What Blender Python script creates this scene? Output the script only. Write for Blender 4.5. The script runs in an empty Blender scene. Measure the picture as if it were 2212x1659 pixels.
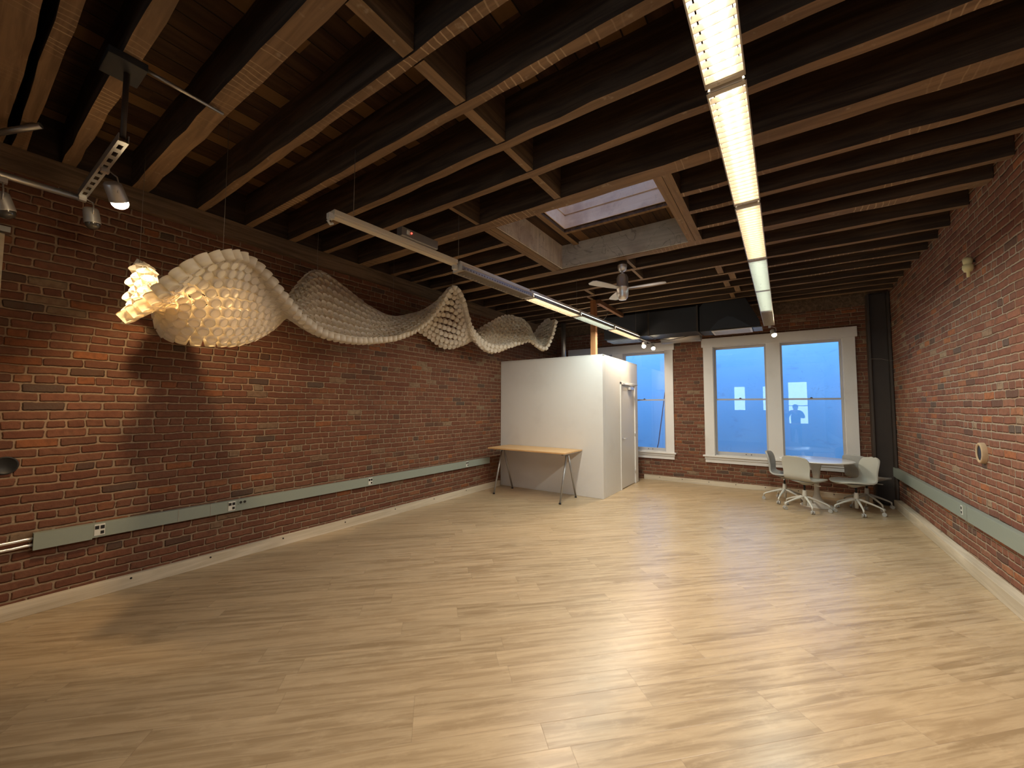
import bpy, bmesh, math, random
from mathutils import Vector, Matrix
R = math.radians
PI = math.pi
random.seed(7)
scene = bpy.context.scene
C = scene.collection

# ------------------------------------------------------------------ camera
FPX, YAW, PITCH, ROLL = 856.7766, 0.59699, 0.05755, 0.00414
CAM = Vector((0, 0, 1.55))
fwd = Vector((-math.sin(YAW)*math.cos(PITCH), math.cos(YAW)*math.cos(PITCH), math.sin(PITCH)))
r0 = Vector((math.cos(YAW), math.sin(YAW), 0)); u0 = r0.cross(fwd)
rgt = r0*math.cos(ROLL) + u0*math.sin(ROLL); upv = u0*math.cos(ROLL) - r0*math.sin(ROLL)
cd = bpy.data.cameras.new('camera'); cam = bpy.data.objects.new('camera', cd); C.objects.link(cam)
cd.sensor_fit = 'HORIZONTAL'; cd.sensor_width = 36; cd.lens = 36*FPX/2212; cd.clip_start = .02; cd.clip_end = 200
m = Matrix((rgt, upv, -fwd)).transposed().to_4x4(); m.translation = CAM; cam.matrix_world = m
scene.camera = cam

# ------------------------------------------------------------------ exposure
vs = scene.view_settings
vs.view_transform = 'Standard'; vs.look = 'None'; vs.gamma = 1; vs.use_curve_mapping = False; vs.exposure = 0.0
scene.cycles.max_bounces = 9; scene.cycles.diffuse_bounces = 4; scene.cycles.glossy_bounces = 4
scene.cycles.transmission_bounces = 5; scene.cycles.transparent_max_bounces = 10
scene.cycles.sample_clamp_indirect = 6; scene.cycles.caustics_reflective = False; scene.cycles.caustics_refractive = False

# strengths of the lights the room has
TUBE_WARM = 17.0; TUBE_COOL = 11.0; SPOT_W = 55.0; SKY = 1.0; LAMP_WARM = 41.0; LAMP_COOL = 20.0

# ------------------------------------------------------------------ world: dusk sky, paler towards the sunset behind the camera
w = bpy.data.worlds.new('dusk_sky'); scene.world = w; w.use_nodes = True
nt = w.node_tree; nt.nodes.clear()
tc = nt.nodes.new('ShaderNodeTexCoord'); sep = nt.nodes.new('ShaderNodeSeparateXYZ')
nt.links.new(tc.outputs['Generated'], sep.inputs[0])
mr = nt.nodes.new('ShaderNodeMapRange'); mr.inputs['From Min'].default_value = -.85; mr.inputs['From Max'].default_value = -.15
mr.inputs['To Min'].default_value = 1; mr.inputs['To Max'].default_value = 0
nt.links.new(sep.outputs['Y'], mr.inputs['Value'])
mx = nt.nodes.new('ShaderNodeMix'); mx.data_type = 'RGBA'
mx.inputs[6].default_value = (2.15, 2.9, 5.3, 1); mx.inputs[7].default_value = (4.5, 6.0, 7.0, 1)
mz = nt.nodes.new('ShaderNodeMapRange'); mz.inputs['From Min'].default_value = .12; mz.inputs['From Max'].default_value = .30
mz.inputs['To Min'].default_value = 1; mz.inputs['To Max'].default_value = 0
nt.links.new(sep.outputs['Z'], mz.inputs['Value'])
mm_ = nt.nodes.new('ShaderNodeMath'); mm_.operation = 'MULTIPLY'; nt.links.new(mr.outputs[0], mm_.inputs[0]); nt.links.new(mz.outputs[0], mm_.inputs[1])
nt.links.new(mm_.outputs[0], mx.inputs[0])
bg = nt.nodes.new('ShaderNodeBackground'); bg.inputs[1].default_value = SKY
out = nt.nodes.new('ShaderNodeOutputWorld')
nt.links.new(mx.outputs[2], bg.inputs[0]); nt.links.new(bg.outputs[0], out.inputs[0])

# ================================================================== helpers
def link(o, parent=None):
    C.objects.link(o)
    if parent: o.parent = parent
    return o
def tag(o, label=None, cat=None, group=None, kind=None):
    if label: o['label'] = label
    if cat: o['category'] = cat
    if group: o['group'] = group
    if kind: o['kind'] = kind
    return o
def empty(name, loc=(0, 0, 0), rz=0, parent=None):
    o = bpy.data.objects.new(name, None); o.location = loc; o.rotation_euler = (0, 0, rz); o.empty_display_size = .1
    return link(o, parent)
def copy_tree(o, parent=None):
    c = o.copy(); C.objects.link(c)
    for k in ('label',):
        if k in c.keys() and parent is None: del c[k]
    if parent: c.parent = parent
    for ch in list(o.children): copy_tree(ch, c)
    return c

class MB:
    def __init__(s): s.bm = bmesh.new(); s.mi = 0
    def _new(s, ret, M=None, smooth=False):
        vsn = ret
        if M is not None: bmesh.ops.transform(s.bm, matrix=M, verts=vsn)
        fs = set(f for v in vsn for f in v.link_faces)
        for f in fs:
            f.material_index = s.mi; f.smooth = smooth
        return s
    def box(s, x0, x1, y0, y1, z0, z1, M=None, bev=0):
        r = bmesh.ops.create_cube(s.bm, size=1)
        T = Matrix.Translation(((x0+x1)/2, (y0+y1)/2, (z0+z1)/2)) @ Matrix.Diagonal((abs(x1-x0), abs(y1-y0), abs(z1-z0), 1))
        if M is not None: T = M @ T
        vv = r['verts']; bmesh.ops.transform(s.bm, matrix=T, verts=vv)
        if bev:
            es = list(set(e for v in vv for e in v.link_edges))
            for f in set(f for v in vv for f in v.link_faces): f.material_index = s.mi
            bmesh.ops.bevel(s.bm, geom=es, offset=bev, segments=2, affect='EDGES', profile=.6)
        else: s._new(vv)
        return s
    def cyl(s, p0, p1, r, r2=None, seg=16, caps=True, smooth=True):
        p0, p1 = Vector(p0), Vector(p1); d = p1-p0
        q = Vector((0, 0, 1)).rotation_difference(d.normalized()).to_matrix().to_4x4()
        ret = bmesh.ops.create_cone(s.bm, cap_ends=caps, segments=seg, radius1=r, radius2=r if r2 is None else r2, depth=d.length)
        s._new(ret['verts'], Matrix.Translation((p0+p1)/2) @ q, False)
        if smooth:
            for f in set(f for v in ret['verts'] for f in v.link_faces):
                if len(f.verts) == 4: f.smooth = True
        return s
    def sphere(s, c, r, seg=16, sc=(1, 1, 1)):
        ret = bmesh.ops.create_uvsphere(s.bm, u_segments=seg, v_segments=seg//2, radius=r)
        return s._new(ret['verts'], Matrix.Translation(c) @ Matrix.Diagonal((*sc, 1)), True)
    def lathe(s, prof, seg=32, M=None, smooth=True):
        bm = s.bm; rings = []
        for (r, z) in prof:
            if r < 1e-5: rings.append([bm.verts.new((0, 0, z))])
            else: rings.append([bm.verts.new((r*math.cos(2*PI*k/seg), r*math.sin(2*PI*k/seg), z)) for k in range(seg)])
        fs = []
        for a, b in zip(rings, rings[1:]):
            for k in range(seg):
                k2 = (k+1) % seg
                if len(a) == 1 and len(b) == 1: continue
                if len(a) == 1: f = [a[0], b[k2], b[k]]
                elif len(b) == 1: f = [a[k], a[k2], b[0]]
                else: f = [a[k], a[k2], b[k2], b[k]]
                fs.append(bm.faces.new(f))
        for f in fs: f.smooth = smooth; f.material_index = s.mi
        vv = [v for r_ in rings for v in r_]
        if M is not None: bmesh.ops.transform(bm, matrix=M, verts=vv)
        return s
    def tube(s, pts, r, seg=10, closed_ends=True):
        pts = [Vector(p) for p in pts]; bm = s.bm; rings = []
        n = None
        for i, p in enumerate(pts):
            t = (pts[min(i+1, len(pts)-1)]-pts[max(i-1, 0)]).normalized()
            if n is None:
                n = t.cross(Vector((0, 0, 1)))
                if n.length < .01: n = t.cross(Vector((1, 0, 0)))
            n = (n - t*n.dot(t)).normalized(); b = t.cross(n)
            rr = r[i] if isinstance(r, (list, tuple)) else r
            rings.append([bm.verts.new(p + (n*math.cos(2*PI*k/seg) + b*math.sin(2*PI*k/seg))*rr) for k in range(seg)])
        for a, b2 in zip(rings, rings[1:]):
            for k in range(seg):
                f = bm.faces.new([a[k], a[(k+1) % seg], b2[(k+1) % seg], b2[k]]); f.smooth = True; f.material_index = s.mi
        if closed_ends:
            for rg in (rings[0][::-1], rings[-1]):
                f = bm.faces.new(rg); f.material_index = s.mi
        return s
    def poly(s, pts, y0, y1, axis='y'):
        """prism of the 2-D outline pts, extruded along an axis"""
        def P(a, b, t): return {'y': (a, t, b), 'x': (t, a, b), 'z': (a, b, t)}[axis]
        A = [s.bm.verts.new(P(a, b, y0)) for a, b in pts]; B = [s.bm.verts.new(P(a, b, y1)) for a, b in pts]
        fs = [s.bm.faces.new(A), s.bm.faces.new(B[::-1])]
        for i in range(len(pts)):
            j = (i+1) % len(pts); fs.append(s.bm.faces.new([A[i], B[i], B[j], A[j]]))
        for f in fs: f.material_index = s.mi
        return s
    def build(s, name, mat, parent=None, loc=None, bevel=0, recalc=True):
        if recalc: bmesh.ops.recalc_face_normals(s.bm, faces=s.bm.faces[:])
        me = bpy.data.meshes.new(name); s.bm.to_mesh(me); s.bm.free()
        for mm in (mat if isinstance(mat, (list, tuple)) else [mat]): me.materials.append(mm)
        o = bpy.data.objects.new(name, me)
        if loc: o.location = loc
        link(o, parent)
        if bevel:
            b = o.modifiers.new('bevel', 'BEVEL'); b.width = bevel; b.segments = 2; b.limit_method = 'ANGLE'
        return o

# ------------------------------------------------------------------ node material helpers
class NT:
    def __init__(s, name):
        s.m = bpy.data.materials.new(name); s.m.use_nodes = True; s.t = s.m.node_tree; s.t.nodes.clear()
        s.out = s.t.nodes.new('ShaderNodeOutputMaterial')
    def n(s, typ, **kw):
        x = s.t.nodes.new('ShaderNode'+typ)
        for k, v in kw.items(): setattr(x, k, v)
        return x
    def put(s, sock, v):
        if v is None: return
        if hasattr(v, 'links') or isinstance(v, bpy.types.NodeSocket): s.t.links.new(v, sock)
        else:
            try: sock.default_value = v
            except Exception: sock.default_value = (*v, 1)
    def math(s, op, a, b=None, c=None, clamp=False):
        x = s.n('Math', operation=op, use_clamp=clamp); s.put(x.inputs[0], a)
        if b is not None: s.put(x.inputs[1], b)
        if c is not None: s.put(x.inputs[2], c)
        return x.outputs[0]
    def vmath(s, op, a, b=None, scale=None):
        x = s.n('VectorMath', operation=op); s.put(x.inputs[0], a)
        if b is not None: s.put(x.inputs[1], b)
        if scale is not None: s.put(x.inputs['Scale'], scale)
        return x.outputs[0]
    def mix(s, f, a, b, blend='MIX'):
        x = s.n('Mix', data_type='RGBA', blend_type=blend); x.clamp_factor = True
        s.put(x.inputs[0], f); s.put(x.inputs[6], a); s.put(x.inputs[7], b); return x.outputs[2]
    def mixf(s, f, a, b):
        x = s.n('Mix', data_type='FLOAT'); s.put(x.inputs[0], f); s.put(x.inputs[2], a); s.put(x.inputs[3], b); return x.outputs[0]
    def noise(s, vec, scale, detail=3, rough=.55, color=False, dist=0):
        x = s.n('TexNoise'); s.put(x.inputs['Vector'], vec); x.inputs['Scale'].default_value = scale
        x.inputs['Detail'].default_value = detail; x.inputs['Roughness'].default_value = rough; x.inputs['Distortion'].default_value = dist
        return x.outputs['Color' if color else 'Fac']
    def white(s, vec):
        x = s.n('TexWhiteNoise', noise_dimensions='3D'); s.put(x.inputs['Vector'], vec); return x.outputs
    def ramp(s, f, stops, interp='LINEAR'):
        x = s.n('ValToRGB'); x.color_ramp.interpolation = interp; e = x.color_ramp.elements
        while len(e) < len(stops): e.new(.5)
        for i, (p, c) in enumerate(stops): e[i].position = p; e[i].color = (*c, 1) if len(c) == 3 else c
        s.put(x.inputs[0], f); return x.outputs[0]
    def smooth(s, v, a, b, t0=0, t1=1):
        x = s.n('MapRange', interpolation_type='SMOOTHSTEP'); s.put(x.inputs[0], v)
        x.inputs[1].default_value = a; x.inputs[2].default_value = b; x.inputs[3].default_value = t0; x.inputs[4].default_value = t1
        return x.outputs[0]
    def coord(s, kind='Object'): return s.n('TexCoord').outputs[kind]
    def xyz(s, v):
        x = s.n('SeparateXYZ'); s.put(x.inputs[0], v); return x.outputs
    def comb(s, x, y, z):
        c = s.n('CombineXYZ'); s.put(c.inputs[0], x); s.put(c.inputs[1], y); s.put(c.inputs[2], z); return c.outputs[0]
    def bump(s, h, dist=.01, strength=1):
        x = s.n('Bump'); x.inputs['Distance'].default_value = dist; x.inputs['Strength'].default_value = strength
        s.put(x.inputs['Height'], h); return x.outputs[0]
    def bsdf(s, col, rough=.6, metal=0, spec=.5, normal=None, **kw):
        b = s.n('BsdfPrincipled'); s.put(b.inputs['Base Color'], col); s.put(b.inputs['Roughness'], rough)
        s.put(b.inputs['Metallic'], metal); b.inputs['Specular IOR Level'].default_value = spec
        if normal is not None: s.put(b.inputs['Normal'], normal)
        for k, v in kw.items(): s.put(b.inputs[k.replace('_', ' ')], v)
        return b.outputs[0]
    def done(s, sh): s.t.links.new(sh, s.out.inputs[0]); return s.m

def plain(name, col, rough=.5, metal=0, spec=.5, var=.06, scale=30, bump=0, rv=.08):
    k = NT(name); v = k.coord()
    n = k.noise(v, scale, 3); c = k.mix(n, tuple(x*(1-var) for x in col), tuple(min(1, x*(1+var)) for x in col))
    nr = k.mixf(n, max(.02, rough-rv), min(1, rough+rv))
    return k.done(k.bsdf(c, nr, metal, spec, k.bump(k.noise(v, scale*6, 2), .002, bump) if bump else None))
def emit(name, col, strength):
    k = NT(name); e = k.n('Emission'); e.inputs[0].default_value = (*col, 1); e.inputs[1].default_value = strength
    return k.done(e.outputs[0])

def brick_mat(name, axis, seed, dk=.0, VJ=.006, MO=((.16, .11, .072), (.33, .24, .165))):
    k = NT(name); P = k.xyz(k.coord()); u, z = P[axis], P[2]
    pv = k.comb(u, seed*3.7, z)
    big = k.noise(pv, 1.3, 2, color=True); mid = k.noise(pv, 11, 2, color=True); fine = k.noise(pv, 60, 3)
    bx = k.xyz(k.vmath('SUBTRACT', big, (.5, .5, .5))); mx_ = k.xyz(k.vmath('SUBTRACT', mid, (.5, .5, .5)))
    u2 = k.math('ADD', k.math('ADD', u, k.math('MULTIPLY', bx[0], .06)), k.math('MULTIPLY', mx_[0], .022))
    z2 = k.math('ADD', k.math('ADD', z, k.math('MULTIPLY', bx[2], .03)), k.math('MULTIPLY', mx_[2], .016))
    ch, bl = .0686, .213
    rz_ = k.math('ADD', k.math('DIVIDE', z2, ch), .12*seed); row = k.math('FLOOR', rz_); fz = k.math('FRACT', rz_)
    hd = k.math('LESS_THAN', k.math('ABSOLUTE', k.math('SUBTRACT', k.math('MODULO', k.math('ADD', row, 100), 5), 0)), .5)
    L = k.mixf(hd, bl, bl*.5)
    wr = k.white(k.comb(row, seed, 5.5))[0]
    sh = k.math('ADD', k.math('MULTIPLY', k.math('MODULO', k.math('ADD', row, 100), 2), .5), k.math('MULTIPLY', wr, .3))
    uu = k.math('ADD', k.math('DIVIDE', u2, L), sh); col = k.math('FLOOR', uu); fu = k.math('FRACT', uu)
    cw = k.white(k.comb(col, row, seed)); cv = cw[0]; cc = k.xyz(cw[1])
    du = k.math('ADD', k.math('MULTIPLY', k.math('MINIMUM', fu, k.math('SUBTRACT', 1, fu)), L), k.math('MULTIPLY', k.math('POWER', cc[2], 2.0), VJ))
    dz = k.math('MULTIPLY', k.math('MINIMUM', fz, k.math('SUBTRACT', 1, fz)), ch)
    dz = k.math('ADD', dz, k.math('MULTIPLY', cc[0], .002))
    # rounded-corner distance to the joint
    a = k.math('MAXIMUM', k.math('SUBTRACT', .017, du), 0); b = k.math('MAXIMUM', k.math('SUBTRACT', .017, dz), 0)
    d = k.math('SUBTRACT', .017, k.math('SQRT', k.math('ADD', k.math('MULTIPLY', a, a), k.math('MULTIPLY', b, b))))
    d = k.math('ADD', d, k.math('MULTIPLY', k.math('SUBTRACT', fine, .5), .006))
    d = k.math('SUBTRACT', d, k.math('MULTIPLY', cc[1], .0025))
    mask = k.smooth(d, .0035, .0065); hgt = k.smooth(d, .002, .013)
    c1 = k.ramp(cv, [(0, (.25, .105, .065)), (.22, (.28, .125, .078)), (.40, (.22, .085, .055)), (.55, (.31, .130, .080)), (.68, (.25, .115, .075)),
                     (.78, (.20, .090, .060)), (.84, (.36, .155, .080)), (.885, (.13, .080, .060)), (.915, (.11, .095, .080)), (.94, (.42, .155, .065)), (.97, (.36, .26, .17)), (1, (.29, .125, .08))], 'CONSTANT')
    c1 = k.mix(k.smooth(k.noise(pv, 24, 4), .35, .75), c1, k.mix(.5, c1, (.10, .045, .03)))
    c1 = k.mix(k.smooth(k.noise(pv, 5, 4), .55, .8), c1, k.mix(.35, c1, (.42, .27, .17)))
    c1 = k.mix(k.math('MULTIPLY', cc[2], .35), c1, (.15, .045, .028))
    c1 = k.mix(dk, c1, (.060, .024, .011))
    mo = k.mix(k.noise(pv, 35, 4), MO[0], MO[1])
    mo = k.mix(k.smooth(k.noise(pv, 1.7, 3), .5, .75), mo, (.30, .19, .12))
    spl = k.smooth(k.noise(pv, 2.6, 5), .70, .78); c1 = k.mix(k.math('MULTIPLY', spl, .45), c1, mo)
    c = k.mix(mask, mo, c1)
    h = k.math('ADD', k.math('MULTIPLY', hgt, k.mixf(cc[0], .7, 1.1)), k.math('ADD', k.math('MULTIPLY', k.noise(pv, 45, 4), .35), k.math('MULTIPLY', k.noise(pv, 9, 3), .25)))
    return k.done(k.bsdf(c, .85, 0, .25, k.bump(h, .014, .9)))

def wood_mat(name, dark, light, along=0, scale=1.0, rough=.7, bottom=None, lath=False, knots=False, spec=.3):
    k = NT(name); v = k.coord(); P = k.xyz(v)
    oi = k.n('ObjectInfo').outputs['Random']
    off = k.math('MULTIPLY', oi, 37.0)
    sc = [18*scale]*3; sc[along] = 1.1*scale
    q = k.comb(*[k.math('ADD', k.math('MULTIPLY', P[i], sc[i]), off) for i in range(3)])
    g = k.noise(q, 1.0, 6, .62, dist=.8)
    c = k.mix(k.smooth(g, .3, .75), dark, light)
    blot = k.noise(k.vmath('ADD', v, k.comb(off, off, 0)), 1.7*scale, 4)
    c = k.mix(k.smooth(blot, .45, .75), c, k.mix(.55, c, dark))
    h = g
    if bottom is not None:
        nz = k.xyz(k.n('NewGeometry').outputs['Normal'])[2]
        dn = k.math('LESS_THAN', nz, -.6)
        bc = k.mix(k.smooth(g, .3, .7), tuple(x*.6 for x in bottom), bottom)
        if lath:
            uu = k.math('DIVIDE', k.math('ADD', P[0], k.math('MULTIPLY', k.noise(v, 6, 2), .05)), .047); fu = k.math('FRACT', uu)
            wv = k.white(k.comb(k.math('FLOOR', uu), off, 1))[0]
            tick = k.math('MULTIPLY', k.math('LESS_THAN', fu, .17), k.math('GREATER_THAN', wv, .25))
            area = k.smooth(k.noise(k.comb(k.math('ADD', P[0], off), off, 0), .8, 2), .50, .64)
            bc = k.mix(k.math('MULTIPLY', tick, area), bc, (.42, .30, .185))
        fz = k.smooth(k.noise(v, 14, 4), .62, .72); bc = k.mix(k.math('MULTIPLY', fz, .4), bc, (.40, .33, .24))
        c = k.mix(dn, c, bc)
    if knots:
        vo = k.n('TexVoronoi'); kv = k.comb(k.math('MULTIPLY', P[(along+1) % 2], 1.0) if False else k.math('MULTIPLY', P[0], 1), P[1], k.math('MULTIPLY', P[2], 1))
        k.put(vo.inputs['Vector'], kv); vo.inputs['Scale'].default_value = 2.4
        c = k.mix(k.smooth(vo.outputs['Distance'], .055, .085, .8, 0), c, tuple(x*.28 for x in dark))
    return k.done(k.bsdf(c, rough, 0, spec, k.bump(h, .004, .6)))

def floor_mat():
    k = NT('vinyl_plank_floor'); P = k.xyz(k.coord()); s2 = .70711
    a = k.math('MULTIPLY', k.math('ADD', P[0], P[1]), s2); b = k.math('MULTIPLY', k.math('SUBTRACT', P[1], P[0]), s2)
    W, L = .152, 1.22
    rb = k.math('DIVIDE', b, W); row = k.math('FLOOR', rb); fb = k.math('FRACT', rb)
    w0 = k.white(k.comb(row, 3, 1))[0]
    ra = k.math('ADD', k.math('DIVIDE', a, L), w0); col = k.math('FLOOR', ra); fa = k.math('FRACT', ra)
    cw = k.white(k.comb(col, row, 2)); cv = cw[0]; cc = k.xyz(cw[1])
    off = k.math('MULTIPLY', cv, 40)
    q1 = k.comb(k.math('ADD', k.math('MULTIPLY', a, 1.7), off), k.math('MULTIPLY', b, 24), off)
    g1 = k.noise(q1, 1.0, 5, .6, dist=.6)
    q2 = k.comb(k.math('ADD', k.math('MULTIPLY', a, 6), off), k.math('MULTIPLY', b, 70), off)
    g2 = k.noise(q2, 1.0, 4, .6)
    q3 = k.comb(k.math('MULTIPLY', a, 3), k.math('MULTIPLY', b, 9), 0); g3 = k.noise(q3, 1.0, 3)
    c = k.mix(k.smooth(g1, .34, .60), (.275, .193, .108), (.435, .328, .204))
    c = k.mix(k.math('MULTIPLY', k.smooth(g1, .60, .70), .5), c, (.57, .42, .26))
    c = k.mix(k.math('MULTIPLY', k.smooth(g2, .50, .70), .30), c, (.30, .19, .095))
    c = k.mix(k.math('MULTIPLY', k.smooth(g3, .5, .8), .2), c, (.36, .25, .135))
    c = k.mix(k.math('MULTIPLY', k.smooth(k.noise(k.comb(a, k.math('MULTIPLY', b, 2.4), off), 7, 5, .7), .52, .66), .22), c, (.62, .48, .31))
    c = k.mix(k.math('MULTIPLY', cc[0], .25), c, (.60, .44, .265)); c = k.mix(k.math('MULTIPLY', cc[1], .10), c, (.28, .18, .10))
    db = k.math('MULTIPLY', k.math('MINIMUM', fb, k.math('SUBTRACT', 1, fb)), W)
    da = k.math('MULTIPLY', k.math('MINIMUM', fa, k.math('SUBTRACT', 1, fa)), L)
    jt = k.smooth(k.math('MINIMUM', da, db), .0006, .0022)
    c = k.mix(jt, k.mix(.30, c, (.14, .09, .05)), c)
    h = k.math('ADD', k.math('MULTIPLY', jt, .6), k.math('MULTIPLY', g2, .30))
    rg = k.mixf(g2, .25, .36)
    return k.done(k.bsdf(c, rg, 0, .5, k.bump(h, .0012, .45)))

def deck_mat():
    k = NT('roof_deck_boards'); P = k.xyz(k.coord())
    rb = k.math('DIVIDE', P[0], .145); row = k.math('FLOOR', rb); fb = k.math('FRACT', rb)
    ra = k.math('ADD', k.math('DIVIDE', P[1], .85), k.white(k.comb(row, 1, 1))[0]); col = k.math('FLOOR', ra)
    cv = k.white(k.comb(row, col, 4))[0]
    g = k.noise(k.comb(k.math('MULTIPLY', P[0], 16), k.math('MULTIPLY', P[1], 1.5), k.math('MULTIPLY', cv, 20)), 1.0, 5)
    c = k.mix(k.smooth(g, .3, .7), (.030, .015, .009), (.07, .036, .018))
    c = k.mix(k.smooth(cv, .72, .78), c, k.mix(g, (.11, .060, .026), (.18, .10, .045)))
    db = k.math('MINIMUM', fb, k.math('SUBTRACT', 1, fb)); c = k.mix(k.smooth(db, .015, .05), (.01, .006, .004), c)
    return k.done(k.bsdf(c, .8, 0, .25, k.bump(k.math('ADD', k.smooth(db, .0, .06), k.math('MULTIPLY', g, .3)), .005, .6)))

def plaster_mat(name, col, stain=(.5, .42, .36), amt=.12, rough=.55):
    k = NT(name); v = k.coord(); n = k.noise(v, 2.2, 4); n2 = k.noise(v, 160, 2)
    c = k.mix(k.math('MULTIPLY', k.smooth(n, .5, .8), amt), col, stain)
    return k.done(k.bsdf(c, rough, 0, .4, k.bump(n2, .0015, .35)))

def weathered_wood(name, base, light, dark, crack=.5, along=0):
    k = NT(name); v = k.coord(); P = k.xyz(v)
    sc = [22, 22, 22]; sc[along] = 1.6
    g = k.noise(k.comb(*[k.math('MULTIPLY', P[i], sc[i]) for i in range(3)]), 1.0, 6, .65, dist=.7)
    b = k.noise(v, 3.2, 5)
    c = k.mix(k.smooth(g, .3, .7), base, light); c = k.mix(k.smooth(b, .45, .7), c, k.mix(.5, c, dark))
    w2 = k.noise(v, 2.3, 3, dist=1.4); line = k.math('ABSOLUTE', k.math('SUBTRACT', w2, .5))
    c = k.mix(k.math('MULTIPLY', k.smooth(line, .004, .012, 1, 0), crack), c, tuple(x*.12 for x in dark))
    return k.done(k.bsdf(c, .75, 0, .3, k.bump(g, .004, .5)))

M = {}
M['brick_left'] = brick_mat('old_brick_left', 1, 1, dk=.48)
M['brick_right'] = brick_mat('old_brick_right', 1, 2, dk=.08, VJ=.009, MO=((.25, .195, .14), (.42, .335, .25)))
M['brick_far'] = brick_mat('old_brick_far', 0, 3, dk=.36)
M['floor'] = floor_mat()
M['deck'] = deck_mat()
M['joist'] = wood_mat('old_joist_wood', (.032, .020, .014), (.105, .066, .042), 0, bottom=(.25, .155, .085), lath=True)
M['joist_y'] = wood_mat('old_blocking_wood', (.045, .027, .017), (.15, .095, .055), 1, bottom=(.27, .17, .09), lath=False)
M['ledger_dark'] = wood_mat('dark_plate_wood', (.020, .013, .009), (.055, .034, .022), 1)
M['ledger'] = wood_mat('old_ledger_wood', (.075, .048, .030), (.20, .13, .08), 1)
M['post'] = wood_mat('orange_timber', (.28, .11, .04), (.46, .21, .085), 2)
M['brace'] = wood_mat('brace_timber', (.13, .06, .03), (.26, .13, .065), 1)
M['pine'] = wood_mat('whitewashed_pine', (.46, .39, .29), (.68, .60, .48), 1, scale=.7, rough=.6, knots=True)
M['pine_x'] = wood_mat('whitewashed_pine_far', (.46, .39, .29), (.68, .60, .48), 0, scale=.7, rough=.6, knots=True)
M['greywood'] = weathered_wood('weathered_blue_grey_wood', (.44, .42, .37), (.58, .55, .50), (.28, .23, .20), .35, 0)
M['greywood_y'] = weathered_wood('weathered_pale_grey_wood', (.52, .46, .40), (.66, .58, .50), (.30, .20, .16), .3, 2)
M['shaft'] = weathered_wood('pinkish_shaft_boards', (.86, .66, .46), (.93, .76, .56), (.45, .27, .18), .10, 0)
M['white_wall'] = plaster_mat('white_painted_wall', (.68, .665, .645), (.40, .35, .31), .15, .5)
M['white_trim'] = plaster_mat('white_painted_trim', (.70, .68, .66), (.40, .32, .26), .25, .45)
M['door'] = plaster_mat('white_painted_door', (.66, .65, .64), (.4, .36, .33), .08, .42)
M['sash'] = plaster_mat('grey_white_sash', (.48, .47, .48), (.3, .27, .25), .3, .45)
M['raceway'] = plain('grey_green_enamel', (.25, .285, .25), .42, 0, .45, .04, 40)
M['plate'] = plain('white_plastic', (.62, .62, .58), .35, 0, .5, .03)
M['black'] = plain('black_plastic', (.012, .012, .013), .45, 0, .4)
M['duct'] = plain('black_painted_sheet_metal', (.014, .016, .020), .55, .0, .5, .2, 8)
M['steel_dark'] = plain('dark_painted_steel', (.045, .033, .026), .5, 0, .4, .25, 6, rv=.12)
M['galv'] = plain('galvanised_metal', (.46, .46, .45), .36, .85, .5, .1, 25)
M['nickel'] = plain('brushed_nickel', (.74, .74, .75), .34, .85, .5, .05, 60)
M['blade'] = plain('grey_fan_blade', (.50, .48, .45), .4, .2, .5, .04)
M['cream'] = plain('cream_enamelled_channel', (.66, .60, .48), .4, 0, .5, .04)
M['fixture'] = plain('white_enamelled_fixture', (.78, .75, .68), .38, 0, .5, .03)
M['louver'] = plain('parabolic_louver', (.50, .45, .37), .3, .2, .5, .03)
M['desk_top'] = wood_mat('beech_desktop', (.58, .34, .15), (.72, .46, .22), 0, scale=.8, rough=.4, spec=.4)
M['desk_leg'] = plain('silver_grey_steel', (.34, .335, .33), .35, .6, .5, .06)
M['table'] = plain('white_lacquer', (.72, .71, .69), .16, 0, .5, .02, rv=.03)
M['pedestal'] = plain('off_white_pedestal', (.62, .60, .55), .35, 0, .5, .03)
M['chair_white'] = plain('off_white_metal', (.56, .55, .50), .35, 0, .5, .03)
M['chair_fabric_a'] = plain('off_white_woven_fabric', (.45, .445, .40), .85, 0, .2, .10, 260, bump=.6)
M['chair_fabric_b'] = plain('light_grey_woven_fabric', (.38, .375, .36), .85, 0, .2, .10, 260, bump=.6)
M['castor'] = plain('grey_plastic_castor', (.42, .41, .39), .3, .1, .5, .05)
M['clay'] = plain('pale_clay_pipe', (.42, .30, .19), .8, 0, .2, .25, 20)
M['string'] = plain('thin_grey_wire', (.20, .17, .14), .5, .4)
M['cloth_yellow'] = plain('yellowed_porcelain', (.62, .55, .30), .4, 0, .5, .08)
M['aluminium'] = plain('spun_aluminium', (.50, .48, .46), .42, .7, .5, .06)
M['grille'] = plain('pale_grey_grille', (.62, .62, .63), .45, .0, .5, .04)
M['plate_dark'] = plain('dark_blue_plate', (.035, .042, .055), .5, 0, .4, .1)
M['bluegrey'] = plain('blue_grey_panel', (.20, .25, .33), .5, 0, .5, .06)
M['tube_off'] = plain('unlit_tube_glass', (.75, .72, .66), .25, 0, .5, .03)
M['tube_warm'] = emit('warm_tube_glow', (1.0, .80, .54), TUBE_WARM)
M['tube_cool'] = emit('cool_tube_glow', (.78, .98, .94), TUBE_COOL)
M['cord'] = plain('dark_red_cord', (.10, .035, .05), .6, 0, .3)
M['lens_off'] = plain('dark_lens_glass', (.05, .045, .04), .15, 0, .6)
M['lens'] = emit('halogen_lens', (1.0, .80, .50), 60)
M['led'] = emit('red_led', (1.0, .05, .03), 6)

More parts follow.
